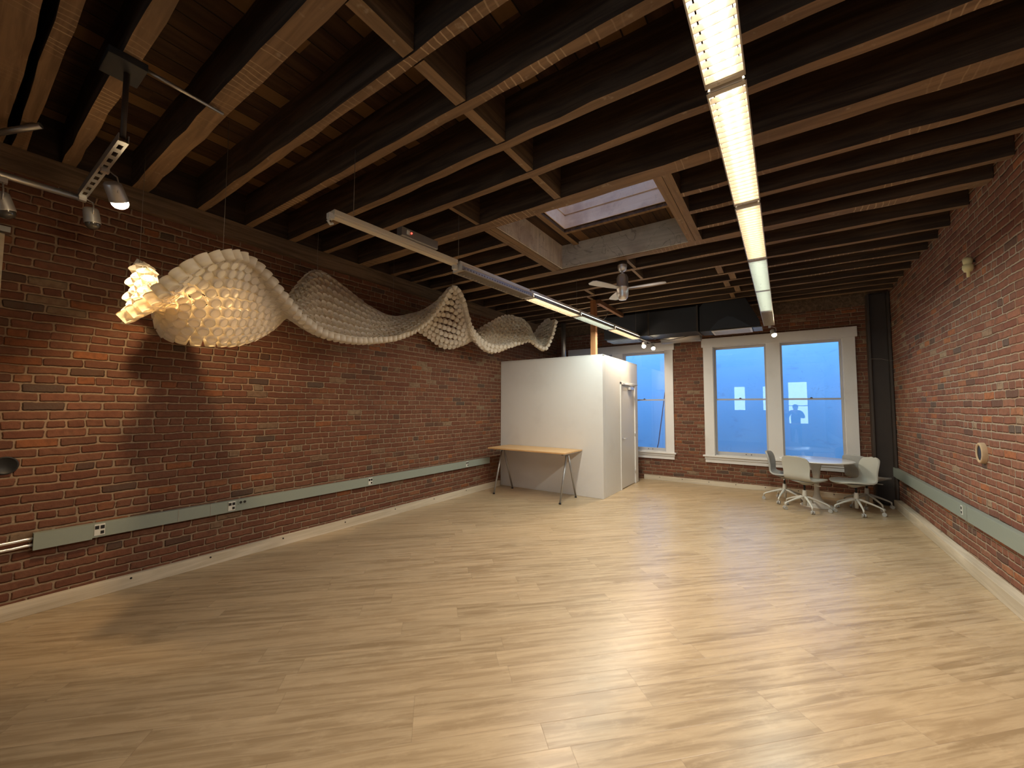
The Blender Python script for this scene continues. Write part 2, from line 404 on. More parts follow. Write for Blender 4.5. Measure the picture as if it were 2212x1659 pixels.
def perf_mat():
    k = NT('perforated_white_panel'); P = k.xyz(k.coord())
    fu = k.math('FRACT', k.math('DIVIDE', P[1], .042))
    hole = k.math('MULTIPLY', k.math('LESS_THAN', k.math('ABSOLUTE', k.math('SUBTRACT', fu, .5)), .14),
                  k.math('LESS_THAN', k.math('ABSOLUTE', k.math('SUBTRACT', P[2], .024)), .007))
    c = k.mix(hole, (.50, .53, .60), (.02, .02, .03))
    return k.done(k.bsdf(c, .3, .35, .5))
M['perf'] = perf_mat()

def glass_mat():
    k = NT('window_glass'); fr = k.n('Fresnel'); fr.inputs[0].default_value = 1.5
    f = k.math('MULTIPLY', fr.outputs[0], 1.8, clamp=True)
    g = k.n('BsdfGlossy'); g.inputs['Roughness'].default_value = .01; t = k.n('BsdfTransparent')
    t.inputs[0].default_value = (.96, .98, .99, 1)
    mxs = k.n('MixShader'); k.put(mxs.inputs[0], f); k.put(mxs.inputs[1], t.outputs[0]); k.put(mxs.inputs[2], g.outputs[0])
    return k.done(mxs.outputs[0])
M['glass'] = glass_mat()

def cup_mat():
    k = NT('white_paper_cup'); v = k.coord(); oi = k.n('ObjectInfo').outputs['Random']
    c = k.mix(k.noise(v, 9, 3), (.90, .88, .82), (.95, .93, .88))
    d = k.bsdf(c, .55, 0, .35); t = k.n('BsdfTranslucent'); k.put(t.inputs[0], (.95, .80, .54))
    mxs = k.n('MixShader'); mxs.inputs[0].default_value = .42; k.put(mxs.inputs[1], d); k.put(mxs.inputs[2], t.outputs[0])
    return k.done(mxs.outputs[0])
M['cup'] = cup_mat()

def outside_wall():
    k = NT('stained_render_dusk_tint'); v = k.coord(); P = k.xyz(v)
    b = k.noise(v, .9, 5); c = k.mix(k.smooth(b, .3, .75), (.27, .64, .93), (.33, .70, .96))  # blue cast of the dusk light is put into the wall colour
    st = k.noise(k.comb(P[0], 0, k.math('MULTIPLY', P[2], 2.2)), 1.6, 5, .6, dist=1.0)
    c = k.mix(k.smooth(st, .60, .72, 0, .35), c, (.20, .34, .58))
    w2 = k.noise(k.comb(P[0], 3, k.math('MULTIPLY', P[2], 1.7)), 1.25, 4, .6, dist=2.2); line = k.math('ABSOLUTE', k.math('SUBTRACT', w2, .52))
    area = k.smooth(k.noise(v, .8, 2), .50, .60)
    c = k.mix(k.math('MULTIPLY', k.math('MULTIPLY', k.smooth(line, .0015, .005, 1, 0), area), .32), c, (.08, .14, .26))
    return k.done(k.bsdf(c, .85, 0, .2, k.bump(b, .01, .3)))
M['outside'] = outside_wall()

# ================================================================== the room
XL, XR, YF, YB, ZT = -4.68, 1.50, 8.90, -3.0, 3.775
ZJ = 3.45
def struct(name, mb, mat, parent=None, bevel=0):
    o = mb.build(name, mat, parent, bevel=bevel)
    if parent is None: o['kind'] = 'structure'
    return o
struct('floor', MB().box(XL-.3, XR+.3, YB-.3, YF+.35, -.12, 0), M['floor'])
struct('wall_left', MB().box(XL-.3, XL, YB, YF+.3, 0, ZT+.2), M['brick_left'])
struct('wall_right', MB().box(XR, XR+.3, YB, YF+.3, 0, ZT+.2), M['brick_right'])
WZ0, WZ1 = .60, 2.78
W1 = (-4.14, -2.06); W2 = (-1.13, .905)
f = MB()
for (a, b) in ((XL, W1[0]), (W1[1], W2[0]), (W2[1], XR)): f.box(a, b, YF, YF+.3, 0, ZT+.2)
for W in (W1, W2):
    f.box(W[0], W[1], YF, YF+.3, 0, WZ0); f.box(W[0], W[1], YF, YF+.3, WZ1, ZT+.2)
struct('wall_far', f, M['brick_far'])
# back wall behind the camera with its street windows
BW = ((-1.85, -1.36, 1.42, 2.55), (-.72, -.42, 1.42, 2.55), (.22, .94, .86, 2.70))
f = MB(); xs = [XL] + [v for b_ in BW for v in b_[:2]] + [XR]
for i in range(0, len(xs), 2): f.box(xs[i], xs[i+1], YB-.3, YB, 0, ZT+.2)
for (a, b, z0, z1) in BW: f.box(a, b, YB-.3, YB, 0, z0).box(a, b, YB-.3, YB, z1, ZT+.2)
struct('wall_back', f, M['white_wall'])
for i, (a, b, z0, z1) in enumerate(BW):
    wn = empty('window_%d' % (i+3), ((a+b)/2, YB-.1, z0)); wn['kind'] = 'structure'
    hw, h = (b-a)/2, z1-z0
    g = MB()
    g.box(-hw, -hw+.03, -.04, .04, 0, h).box(hw-.03, hw, -.04, .04, 0, h).box(-hw, hw, -.04, .04, 0, .03).box(-hw, hw, -.04, .04, h-.03, h).box(-hw, hw, -.03, .03, h*.42, h*.42+.035)
    g.build('window_frame', M['sash'], wn)
    MB().box(-hw+.03, hw-.03, -.003, .003, .03, h-.03).build('pane', M['glass'], wn)

# ceiling deck with the skylight opening
SX0, SX1, SY0, SY1 = -2.20, -.93, 3.36, 4.40
f = MB()
f.box(XL, SX0, YB, YF+.3, ZT, ZT+.05).box(SX1, XR, YB, YF+.3, ZT, ZT+.05)
f.box(SX0, SX1, YB, SY0, ZT, ZT+.05).box(SX0, SX1, SY1, YF+.3, ZT, ZT+.05)
struct('ceiling', f, M['deck'])
f = MB()
f.box(SX0-.04, SX0, SY0-.04, SY1+.04, ZT+.05, ZT+.50).box(SX1, SX1+.04, SY0-.04, SY1+.04, ZT+.05, ZT+.50)
f.box(SX0, SX1, SY0-.04, SY0, ZT+.05, ZT+.50).box(SX0, SX1, SY1, SY1+.04, ZT+.05, ZT+.50)
# a second course of boards laid over the first, with the gap between them
f.box(SX0, SX0+.012, SY0, SY1, ZT+.01, ZT+.17).box(SX0, SX1, SY1-.012, SY1, ZT+.01, ZT+.17)
f.box(SX0, SX0+.012, SY0, SY1, ZT+.19, ZT+.48).box(SX0, SX1, SY1-.012, SY1, ZT+.19, ZT+.48)
struct('trim_1', f, M['shaft'])
wn = empty('window_6', ((SX0+SX1)/2, (SY0+SY1)/2, ZT+.5)); wn['kind'] = 'structure'
hw, hd_ = (SX1-SX0)/2+.04, (SY1-SY0)/2+.04
MB().box(-hw, -hw+.05, -hd_, hd_, 0, .04).box(hw-.05, hw, -hd_, hd_, 0, .04).box(-hw+.05, hw-.05, -hd_, -hd_+.05, 0, .04).box(-hw+.05, hw-.05, hd_-.05, hd_, 0, .04).build('window_frame', M['steel_dark'], wn)
MB().box(-hw+.05, hw-.05, -hd_+.05, hd_-.05, .015, .021).build('pane', M['glass'], wn)

# joists: (near bottom edge, far bottom edge)
JO = [(-2.82, -2.74), (-2.40, -2.32), (-1.98, -1.90), (-1.56, -1.48), (-1.14, -1.06), (-.72, -.64), (-.30, -.22), (.05, .213), (.255, .323), (.50, .572), (.905, 1.015), (1.372, 1.437), (1.793, 1.862), (2.235, 2.312), (2.645, 2.722), (3.150, 3.300),
      (3.672, 3.745), (4.060, 4.135), (4.480, 4.550), (4.840, 4.978), (5.346, 5.422), (5.862, 5.930), (6.245, 6.31), (6.62, 6.68), (6.985, 7.048), (7.385, 7.448), (7.758, 7.82), (8.108, 8.17), (8.43, 8.535)]
HX = ((-2.615, -2.465), (-.835, -.690))
def rough_beam(x0, x1, y0, y1, z0, z1, n, seed, jit=.006):
    """a joist with slightly wandering faces"""
    rnd = random.Random(seed); bm = bmesh.new(); rings = []
    for i in range(n+1):
        x = x0+(x1-x0)*i/n; j = lambda: rnd.uniform(-jit, jit)
        a, b, c_, d_ = j(), j(), j()*.7, j()*.7
        rings.append([bm.verts.new((x, y0+a, z0+c_)), bm.verts.new((x, y1+b, z0+d_)), bm.verts.new((x, y1+b, z1)), bm.verts.new((x, y0+a, z1))])
    for p, q in zip(rings, rings[1:]):
        for k_ in range(4): bm.faces.new([p[k_], p[(k_+1) % 4], q[(k_+1) % 4], q[k_]])
    bm.faces.new(rings[0]); bm.faces.new(rings[-1][::-1])
    mb = MB(); mb.bm.free(); mb.bm = bm; return mb
for i, (a, b) in enumerate(JO):
    spans = [(XL+.005, XR-.005)]
    if 3.5 < a < 4.6: spans = [(XL+.005, HX[0][0]), (HX[1][1], XR-.005)]
    for (x0, x1) in spans:
        o = rough_beam(x0, x1, a, b, ZJ, ZT, max(4, int((x1-x0)/.22)), i*7+int(x0 < -3)).build('ceiling_joist', M['joist']); o['kind'] = 'structure'
# skylight headers, each a doubled timber
for (a, b) in HX:
    mid = (a+b)/2
    for (p, q) in ((a, mid-.002), (mid+.002, b)):
        o = MB().box(p, q, 3.302, 4.838, ZJ, ZT).build('skylight_header', M['joist_y']); o['kind'] = 'structure'
# weathered boards lining the well
o = MB().box(-2.463, -2.448, 3.302, 4.838, ZJ+.005, ZT).build('trim_2', M['greywood_y']); o['kind'] = 'structure'
o = MB().box(-2.448, -.838, 4.820, 4.838, ZJ+.005, ZT).build('trim_3', M['greywood']); o['kind'] = 'structure'
o = MB().box(-2.27, -2.20, 3.302, 4.82, ZT-.035, ZT).build('trim_4', M['joist_y']); o['kind'] = 'structure'
o = MB().box(-2.20, -.838, 4.40, 4.45, ZT-.035, ZT).build('trim_5', M['joist_y']); o['kind'] = 'structure'
# blocking between joists
def block(x0, x1, y0, y1, z1=ZT, z0=ZJ):
    o = MB().box(x0, x1, y0+.004, y1-.004, z0+.004, z1).build('joist_blocking', M['joist_y']); o['kind'] = 'structure'
for (x0, x1, i0) in ((-1.66, -1.575, 10), (-1.655, -1.575, 11), (-1.66, -1.585, 12), (-1.66, -1.60, 13), (-1.675, -1.61, 14)): block(x0, x1, JO[i0][1], JO[i0+1][0])
block(-1.66, -1.575, JO[9][1], JO[10][0])
block(-2.60, -2.555, JO[14][1], JO[15][0]); block(-1.63, -1.59, JO[19][1], JO[20][0]); block(-1.68, -1.64, JO[20][1], JO[21][0])
block(-.70, -.625, JO[21][1], JO[22][0]); block(-.58, -.50, JO[22][1], JO[23][0]); block(-.685, -.61, JO[23][1], JO[24][0]); block(-.575, -.50, JO[24][1], JO[25][0]); block(-.672, -.61, JO[25][1], JO[26][0])
block(-2.62, -2.56, JO[21][1], JO[22][0]); block(-2.75, -2.70, JO[22][1], JO[23][0])
# ledger along the left wall
o = rough_beam(-1.5, YF, 0, .06, 3.27, 3.447, 40, 5, .005); bmesh.ops.transform(o.bm, matrix=Matrix.Translation((XL+.062, 0, 0)) @ Matrix.Rotation(PI/2, 4, 'Z'), verts=o.bm.verts)
o = o.build('trim_6', M['ledger']); o['kind'] = 'structure'
o = MB().box(XL, XL+.03, YB, YF, 3.447, ZT-.001).build('trim_8', M['ledger_dark']); o['kind'] = 'structure'
o = MB().box(XL, XR, YF-.05, YF, 3.30, ZT).build('trim_7', M['ledger']); o['kind'] = 'structure'

# baseboards with dowel plugs
def plugs(o_parent, pts, axis):
    for p in pts:
        q = Vector(p); d = Vector((.003, 0, 0)) if axis == 0 else Vector((0, -.003, 0))
        MB().cyl(q-d, q+d, .008, seg=10).build('screw_plug', M['black'], o_parent)
f = MB().box(XL, XL+.045, -2.9, 6.42, 0, .105, bev=.003)
bl_ = f.build('baseboard_left', M['pine']); bl_['kind'] = 'structure'
plugs(bl_, [(XL+.045, y, .078) for y in (1.05, 1.62, 2.30, 3.06, 3.85, 4.62, 5.40)], 0)
f = MB().box(XR-.088, XR, -2.9, 8.60, 0, .118, bev=.004)
o = f.build('baseboard_right', M['pine']); o['kind'] = 'structure'
f = MB().box(-2.53, 1.20, YF-.04, YF, 0, .092, bev=.003)
o = f.build('baseboard_far', M['pine_x']); o['kind'] = 'structure'
plugs(o, [(x, YF-.04, .065) for x in (-2.2, -1.75, -1.25, -.78, -.3, .2, .7)], 1)

# windows ------------------------------------------------------------------
def window(idx, x0, x1, mull, lab):
    W = empty('window_%d' % idx, ((x0+x1)/2, YF, WZ0)); W['kind'] = 'structure'
    cx = (x0+x1)/2; L_, R_ = x0-cx, x1-cx; m0, m1 = mull[0]-cx, mull[1]-cx; H = WZ1-WZ0
    cs = MB()   # casing boards standing proud of the brick
    cs.box(L_-.175, L_, -.028, 0, -.002, H, bev=.003).box(R_, R_+.165, -.028, 0, -.002, H, bev=.003)
    cs.box(L_-.205, R_+.195, -.040, 0, H, H+.175, bev=.004).box(m0, m1, -.010, .20, 0, H)
    cs.build('casing', M['white_trim'], W)
    jb = MB().box(L_, L_+.012, 0, .20, 0, H).box(R_-.012, R_, 0, .20, 0, H).box(L_, R_, 0, .20, H-.012, H).box(L_, R_, 0, .20, -.002, .012)
    jb.build('jamb', M['white_trim'], W)
    st = MB().box(L_-.215, R_+.205, -.075, .02, -.028, .002, bev=.006).box(L_-.185, R_+.175, -.045, 0, -.075, -.028, bev=.004).box(L_-.175, R_+.165, -.026, 0, -.145, -.075, bev=.004)
    st.build('window_sill', M['white_trim'], W)
    for (a, b) in ((L_+.012, m0), (m1, R_-.012)):
        zm = 1.715-WZ0
        up = MB().box(a, a+.03, .115, .15, zm-.01, H-.012).box(b-.03, b, .115, .15, zm-.01, H-.012).box(a+.03, b-.03, .115, .15, H-.05, H-.012).box(a+.03, b-.03, .115, .15, zm-.012, zm+.016)
        s1 = up.build('upper_sash', M['sash'], W)
        MB().box(a+.028, b-.028, .130, .134, zm+.014, H-.048).build('pane', M['glass'], s1)
        lo = MB().box(a, a+.03, .075, .11, .012, zm+.012).box(b-.03, b, .075, .11, .012, zm+.012).box(a+.03, b-.03, .075, .11, .012, .075).box(a+.03, b-.03, .075, .11, zm-.016, zm+.012)
        s2 = lo.build('lower_sash', M['sash'], W)
        MB().box(a+.028, b-.028, .090, .094, .073, zm-.014).build('pane', M['glass'], s2)
        MB().box((a+b)/2-.022, (a+b)/2+.022, .06, .085, zm+.012, zm+.022, bev=.003).cyl(((a+b)/2, .072, zm+.02), ((a+b)/2, .072, zm+.032), .012, seg=12).build('sash_lock', M['steel_dark'], s2)
        for t in (.32, .42):
            MB().cyl((a+(b-a)*(1-t), .068, .045), (a+(b-a)*(1-t), .075, .045), .009, seg=10).build('sash_lift', M['steel_dark'], s2)
    return W
window(1, W1[0], W1[1], (-3.235, -2.985), '')
window(2, W2[0], W2[1], (-.225, .0), '')

# neighbouring wall outside
o = MB().box(-9, 8, 11.6, 11.9, -4, 3.9).build('wall_outside', M['outside']); o['kind'] = 'structure'
o = MB().box(XL-.3, XR+.3, YB-.3, YF+.3, -4.0, -.13).box(-9, XL-.31, YF-.2, YF+.3, -4, 3.97).box(XR+.31, 8, YF-.2, YF+.3, -4, 3.97).build('wall_light_block', M['steel_dark']); o['kind'] = 'structure'  # unseen blocks added to keep sky light from below off the outside wall
o = MB().box(-9, 8, YF+.31, 11.6, -4.1, -4.0).build('ground', M['steel_dark']); o['kind'] = 'structure'
dp = MB().tube([(-2.335, YF+.302, .62), (-2.30, YF+.302, .75), (-2.17, YF+.302, 1.68), (-2.14, YF+.302, 1.9)], .009, 8).build('window_cord', M['cord'])
tag(dp, 'thin dark red cord slanting behind the lower pane of the window beside the white box', 'cord')

# white box room --------------------------------------------------------------
BX, BY0, BY1, BZ = -2.53, 6.485, 8.36, 2.46
f = MB().box(XL+.002, BX, BY0, BY0+.11, 0, BZ).box(BX-.11, BX, BY0+.11, 7.40, 0, BZ).box(BX-.11, BX, 8.28, BY1, 0, BZ).box(BX-.11, BX, 7.40, 8.28, 1.99, BZ)
f.box(XL+.002, BX, BY1, BY1+.10, 0, BZ).box(XL+.002, BX, BY0, BY1+.10, BZ-.02, BZ+.004)
struct('wall_white_box', f, M['white_wall'], bevel=.004)
# door in its side face
D = empty('door_1', (BX, 7.84, 0)); D['kind'] = 'structure'
MB().box(-.11, .014, -.475, -.425, 0, 2.035).box(-.11, .014, .405, .455, 0, 2.035).box(-.11, .014, -.475, .455, 1.985, 2.035).build('door_frame', M['white_trim'], D, bevel=.003)
dl = MB().box(-.052, -.010, -.418, .400, .012, 1.978).build('door_leaf', M['door'], D, bevel=.002)
h = MB().cyl((-.012, -.352, .955), (.004, -.352, .955), .027, seg=20).cyl((.0, -.352, .955), (.05, -.352, .955), .010, seg=12).tube([(.048, -.358, .955), (.050, -.32, .955), (.048, -.25, .953)], .009, 8)
h.build('door_handle', M['nickel'], dl)
MB().box(-.012, -.004, -.395, -.378, .915, .985).build('latch_plate', M['nickel'], dl)
c_ = MB().box(-.01, .045, .02, .25, 1.90, 1.955, bev=.004).build('door_closer', M['nickel'], D)
MB().tube([(.03, .06, 1.965), (.20, -.08, 1.985), (.215, -.095, 1.985)], .010, 8).tube([(.215, -.095, 1.985), (.02, -.30, 2.0)], .008, 8).box(-.002, .03, -.36, -.27, 1.985, 2.012).build('closer_arm', M['nickel'], c_)
for z in (.25, 1.0, 1.75): MB().cyl((.008, .402, z-.045), (.008, .402, z+.045), .007, seg=8).build('hinge', M['nickel'], D)

# timber post standing on the box, with brace
po = MB().box(-2.775, -2.68, 6.55, 6.64, BZ+.004, ZJ).build('timber_post', M['post'], bevel=.003)
tag(po, 'orange-brown timber post rising from the white box room to the joists', 'post')
br = MB().box(-2.665, -2.60, 6.56, 7.84, ZJ-.075, ZJ-.004).build('timber_brace', M['brace'])
tag(br, 'brown timber running from the top of the post toward the windows', 'brace')
w_ = MB().tube([(-2.64, 6.62, 3.05), (-2.60, 6.70, 3.10), (-2.585, 6.80, 3.17), (-2.58, 6.9, 3.26)], .005, 6).build('loose_wire', M['plate'])
tag(w_, 'short loose white wire curling out beside the timber post', 'wire')

# black steel column by the far right corner
f = MB().box(1.215, 1.245, 8.70, 8.885, 0, ZJ).box(1.245, 1.462, 8.78, 8.80, 0, ZJ).box(1.462, 1.492, 8.68, 8.885, 0, ZJ).box(1.20, 1.498, 8.67, 8.895, 0, .02)
co = f.build('steel_column', M['steel_dark'], bevel=.004)
tag(co, 'tall dark brown steel column in the corner between big window and side wall', 'column')
# vertical pipe beyond the box
pp = MB().cyl((-4.06, 8.05, BZ+.005), (-4.06, 8.05, ZJ), .052, seg=20).build('vertical_pipe', M['galv'])
tag(pp, 'grey vertical pipe rising behind the white box room', 'pipe')

# ================================================================== ducts
d = empty('air_duct', (-2.1, 8.12, 2.95)); tag(d, 'big black rectangular air duct hung under the ceiling before the windows', 'air duct')
MB().box(-.92, .88, -.27, .22, .0, .46, bev=.006).build('duct_body', M['duct'], d)
MB().box(.845, .875, -.285, .235, -.012, .475).build('flange', M['steel_dark'], d)
MB().box(-.03, 0, -.28, .23, -.008, .47).build('flange', M['steel_dark'], d)
dd = empty('ceiling_diffuser', (-2.80, 8.14, 2.93)); tag(dd, 'blue-grey air diffuser in the underside of the duct, left above the box', 'diffuser')
MB().box(-.19, .42, -.22, .20, -.012, .018, bev=.004).build('frame', M['bluegrey'], dd)
f = MB()
for i in range(5): f.box(-.15, .38, -.17+i*.075, -.13+i*.075, -.020, -.012)
f.build('louver', M['bluegrey'], dd)
d = empty('duct_plenum', (-.75, 8.10, 2.93)); tag(d, 'dark sloping duct end box above the left half of the big window', 'air duct')
f = MB(); f.poly([(-.45, 0), (.48, 0), (.48, .10), (.28, .52), (-.38, .52), (-.45, .45)], -.26, .24, 'y'); f.build('duct_body', M['duct'], d, bevel=.004)
f = MB().poly([(-.28, .02), (-.02, .02), (.34, .02), (.10, .20), (-.0, .23), (-.14, .17)], -.275, -.262, 'y'); f.build('access_plate', M['plate_dark'], d)
M['bluegrey2'] = M['bluegrey']
g = empty('air_grille', (-.70, 8.08, 2.928)); tag(g, 'white framed slatted air grille under the dark duct end, above the big window', 'grille')
MB().box(-.31, .31, -.22, -.19, -.014, 0).box(-.31, .31, .19, .22, -.014, 0).box(-.31, -.28, -.19, .19, -.014, 0).box(.28, .31, -.19, .19, -.014, 0).build('frame', M['fixture'], g)
f = MB()
for i in range(5): f.box(-.28, .28, -.165+i*.075, -.125+i*.075, -.010, -.004)
f.build('slats', M['grille'], g)
MB().box(.33, .46, -.22, .20, -.010, -.001).build('end_panel', M['bluegrey'], g)
d = empty('round_duct', (-1.65, 8.55, 2.93)); tag(d, 'curved silvery duct with a wire across, low between the two windows', 'air duct')
MB().cyl((-.38, 0, .10), (.36, 0, .10), .165, seg=28).build('duct_body', M['aluminium'], d)
MB().tube([(-.42, -.17, .03), (-.2, -.19, -.02), (.05, -.185, .01), (.25, -.18, .04), (.42, -.18, .03)], .006, 6).build('wire', M['black'], d)

# ================================================================== linear lights
def louver_mesh(L, W, n, h=.030):
    f = MB()
    for i in range(n):
        y = -L/2+.03+(L-.06)*i/(n-1)
        f.box(-W/2+.006, W/2-.006, y-.0012, y+.0012, .002, h)
    f.box(-W/2, -W/2+.006, -L/2, L/2, 0, .012).box(W/2-.006, W/2, -L/2, L/2, 0, .012)
    f.box(-W/2, W/2, -L/2, -L/2+.022, 0, .010).box(-W/2, W/2, L/2-.022, L/2, 0, .010)
    return f
SL, SW = 1.195, .155
def light_section(lit):
    t = empty('linear_light')
    f = MB().box(-.036, .036, -SL/2, SL/2, .066, .104, bev=.003)
    f.build('channel', M['fixture'], t)
    for s_ in (-1, 1):
        f = MB(); x0, x1 = s_*.060, s_*.0775
        f.poly([(x0, .050), (x0+s_*.002, .050), (x1, .0), (x1-s_*.002, .0)], -SL/2, SL/2, 'y')
        f.build('side_reflector', M['perf'], t)
    MB().box(-.056, -.030, -SL/2, SL/2, .0625, .0650).box(.030, .056, -SL/2, SL/2, .0625, .0650).build('inner_reflector', M['fixture'], t)
    for s_ in (-1, 1):
        MB().box(-.062, .062, s_*(SL/2)-.004, s_*(SL/2)+.004, .004, .066).build('end_plate', M['fixture'], t)
    louver_mesh(SL, SW, 25).build('louver', M['louver'], t)
    mt = {0: M['tube_off'], 1: M['tube_warm'], 2: M['tube_cool']}[lit]
    for sx in (-.026, .026): MB().cyl((sx, -SL/2+.03, .050), (sx, SL/2-.03, .050), .0125, seg=10).build('tube', mt, t)
    if lit:
        ld = bpy.data.lights.new('tube_lamp', 'AREA'); ld.shape = 'RECTANGLE'; ld.size = .030; ld.size_y = SL-.10
        ld.energy = LAMP_WARM if lit == 1 else LAMP_COOL; ld.color = (1.0, .86, .68) if lit == 1 else (.78, .96, .92)
        lo = bpy.data.objects.new('tube_lamp', ld); C.objects.link(lo); lo.parent = t; lo.location = (0, 0, .001)
    return t
protos = {}
def put_light(lit, x, y, z, rz, label, group):
    if lit not in protos: o = protos[lit] = light_section(lit)
    else: o = copy_tree(protos[lit])
    o.location = (x, y, z); o.rotation_euler = (0, 0, rz)
    tag(o, label, 'ceiling light', group); return o
GR = 'louvered light sections of the long run over the open floor'
def rx(y): return -.162+.0038*(y-1.9)
RL = [(1, 1.262, 'brightest warm-lit linear light section, cut by the top edge of the photo'),
      (1, 2.486, 'warm-lit linear light section with a bright tube glow, next after the cut-off brightest one'),
      (1, 3.722, 'evenly warm-lit linear light section touching the first cool white one'),
      (2, 4.955, 'cool white linear light section of the long run, nearer of its two cool ones'),
      (2, 6.155, 'cool white linear light section of the long run, next to its unlit last section'),
      (0, 7.37, 'unlit last linear light section of the long run, above the big window')]
for lit, y, lb in RL: put_light(lit, rx(y), y, 2.945, -.0038, lb, GR)
GL = 'louvered light sections of the run beside the hanging sculpture'
LD = Vector((.0608, 1, 0)).normalized(); LA = -math.atan2(LD.x, LD.y)
LB = Vector((-2.63, 2.876, 2.89))
for i, (lit, lb) in enumerate(((0, 'unlit linear light section with perforated side and beige louver, joined to the bare channel'),
                               (1, 'warm-lit linear light section, next after the unlit one beside the sculpture'),
                               (2, 'cool white linear light section passing in front of the timber post'),
                               (1, 'warm-lit last linear light section of the run leading to the twin spotlights'))):
    p = LB + LD*(1.24*i+.62); put_light(lit, p.x, p.y, p.z, LA, lb, GL)
# bare channel at the near end of the left run
t = empty('bare_light_channel', tuple(LB - LD*.64), LA); t.rotation_euler = (0, 0, LA)
tag(t, 'bare cream light channel without louver, with a small hook at its free end', 'light channel')
MB().box(-.036, .036, -.63, .63, .066, .104, bev=.003).box(-.030, .030, -.62, .62, .050, .066, bev=.002).build('channel', M['cream'], t)
MB().box(-.02, .02, -.66, -.62, .035, .075).tube([(0, -.64, .04), (0, -.66, .015), (0, -.64, -.005), (0, -.62, .01)], .009, 8).build('end_hook', M['plate'], t)
MB().box(-.02, .02, .60, .64, .01, .06).cyl((-.03, .62, .03), (.02, .64, .03), .008, seg=8).build('socket', M['plate'], t)
# emergency box on top of the channel
pb = LB - LD*.50
t = empty('emergency_battery_box', (pb.x+.03, pb.y, pb.z+.106), LA); tag(t, 'grey metal box with a red indicator on top of the bare light channel', 'battery box')
MB().box(-.035, .035, -.20, .20, 0, .075, bev=.003).build('box_body', M['galv'], t)
MB().cyl((.034, -.10, .045), (.040, -.10, .045), .007, seg=12).build('indicator', M['led'], t)
MB().box(.034, .037, -.15, -.118, .020, .060).build('test_plate', M['plate'], t)

# suspension wires
def wire(p0, p1, label, r=.0022, name='suspension_wire', grp='thin suspension wires under the joists'):
    o = MB().cyl(p0, p1, r, seg=6).build(name, M['string']); tag(o, label, 'wire', grp)
for k_, lb in ((-1.1, 'thin wire holding the free end of the bare light channel'), (.03, 'thin wire where the bare channel meets the louvered lights'), (2.48, 'thin wire over the middle of the run beside the sculpture'), (4.9, 'thin wire near the twin spotlights')):
    p = LB + LD*k_; wire((p.x, p.y, p.z+.104), (p.x, p.y, ZJ+.10), lb)
for y, lb in ((1.87, 'thin wire over the brightest light section of the long run'), (4.345, 'thin wire where warm and cool lights meet in the long run'), (7.95, 'thin wire at the far end of the long run')):
    wire((rx(y), y, 2.945+.104), (rx(y), y, ZJ+.10), lb)

# ================================================================== spotlights
def spot(loc, aim, label, lit=True, power=None, cone=95, stem_top=None, size=1.0, grp='small halogen spotlights', blend=.5):
    loc = Vector(loc); d = Vector(aim).normalized()
    t = empty('spotlight', tuple(loc)); tag(t, label, 'spotlight', grp)
    q = Vector((0, 0, -1)).rotation_difference(d).to_matrix().to_4x4()
    s_ = size
    f = MB().lathe([(0, .045*s_), (.030*s_, .045*s_), (.037*s_, .036*s_), (.039*s_, .01*s_), (.041*s_, -.045*s_), (.041*s_, -.05*s_), (.037*s_, -.05*s_), (.033*s_, -.01*s_), (0, -.005)], 24, q)
    f.build('lamp_head', M['aluminium'], t)
    MB().lathe([(.037*s_, -.048*s_), (.036*s_, -.066*s_), (.028*s_, -.080*s_), (.012*s_, -.088*s_), (0, -.089*s_)], 24, q).build('lens', M['lens'] if lit else M['lens_off'], t)
    if stem_top is not None:
        st = Vector(stem_top)-loc; a = q @ Vector((.044*s_, 0, 0)); b = q @ Vector((-.044*s_, 0, 0)); up = Vector((0, 0, .085*s_))
        MB().tube([a, a*1.0+up*.6, up*.95+a*.3, st], .004, 6).build('yoke', M['aluminium'], t)
        MB().box(st.x-.018, st.x+.018, st.y-.018, st.y+.018, st.z-.03, st.z).build('mount', M['aluminium'], t)
    if lit:
        ld = bpy.data.lights.new('spotlight_lamp', 'SPOT'); ld.energy = power or SPOT_W; ld.color = (1.0, .70, .38); ld.spot_size = R(cone); ld.spot_blend = blend
        ld.shadow_soft_size = .030; lo = bpy.data.objects.new('spotlight_lamp', ld); C.objects.link(lo); lo.parent = t
        lo.matrix_local = Matrix.Translation(d*.105*s_) @ q
    return t
# unistrut rail at the upper left
t = empty('strut_rail', (-3.44, .53, 2.985)); tag(t, 'short slotted metal strut rail hung below the joists at the upper left', 'rail')
f = MB().box(-.51, .51, -.022, -.018, 0, .042).box(-.51, .51, .018, .022, 0, .042).box(-.51, .51, -.022, -.010, -.002, .001).box(-.51, .51, .010, .022, -.002, .001)
for i in range(10): f.box(-.51+i*.108, -.46+i*.108, -.011, .011, -.002, .001)
f.build('strut', M['galv'], t)
rod = MB().cyl((.46, .005, .042), (.46, .005, .418), .013, seg=12).build('hanger_rod', M['steel_dark'], t)
jb = MB().box(-3.08, -2.87, .44, .60, ZJ-.045, ZJ-.003, bev=.004).build('junction_box', M['duct'])
tag(jb, 'dark junction box screwed under a joist above the strut rail', 'junction box')
cn = MB().cyl((-2.90, .60, ZJ-.02), (-2.93, .98, ZJ-.02), .010, seg=10).build('conduit', M['galv']); tag(cn, 'short thin conduit leaving the dark junction box across the joists', 'conduit')
cn = MB().cyl((-4.06, -.9, 3.01), (-4.06, .56, 3.01), .022, seg=12).build('cross_pipe', M['galv']); tag(cn, 'grey pipe entering at the left edge and meeting the strut rail', 'pipe')
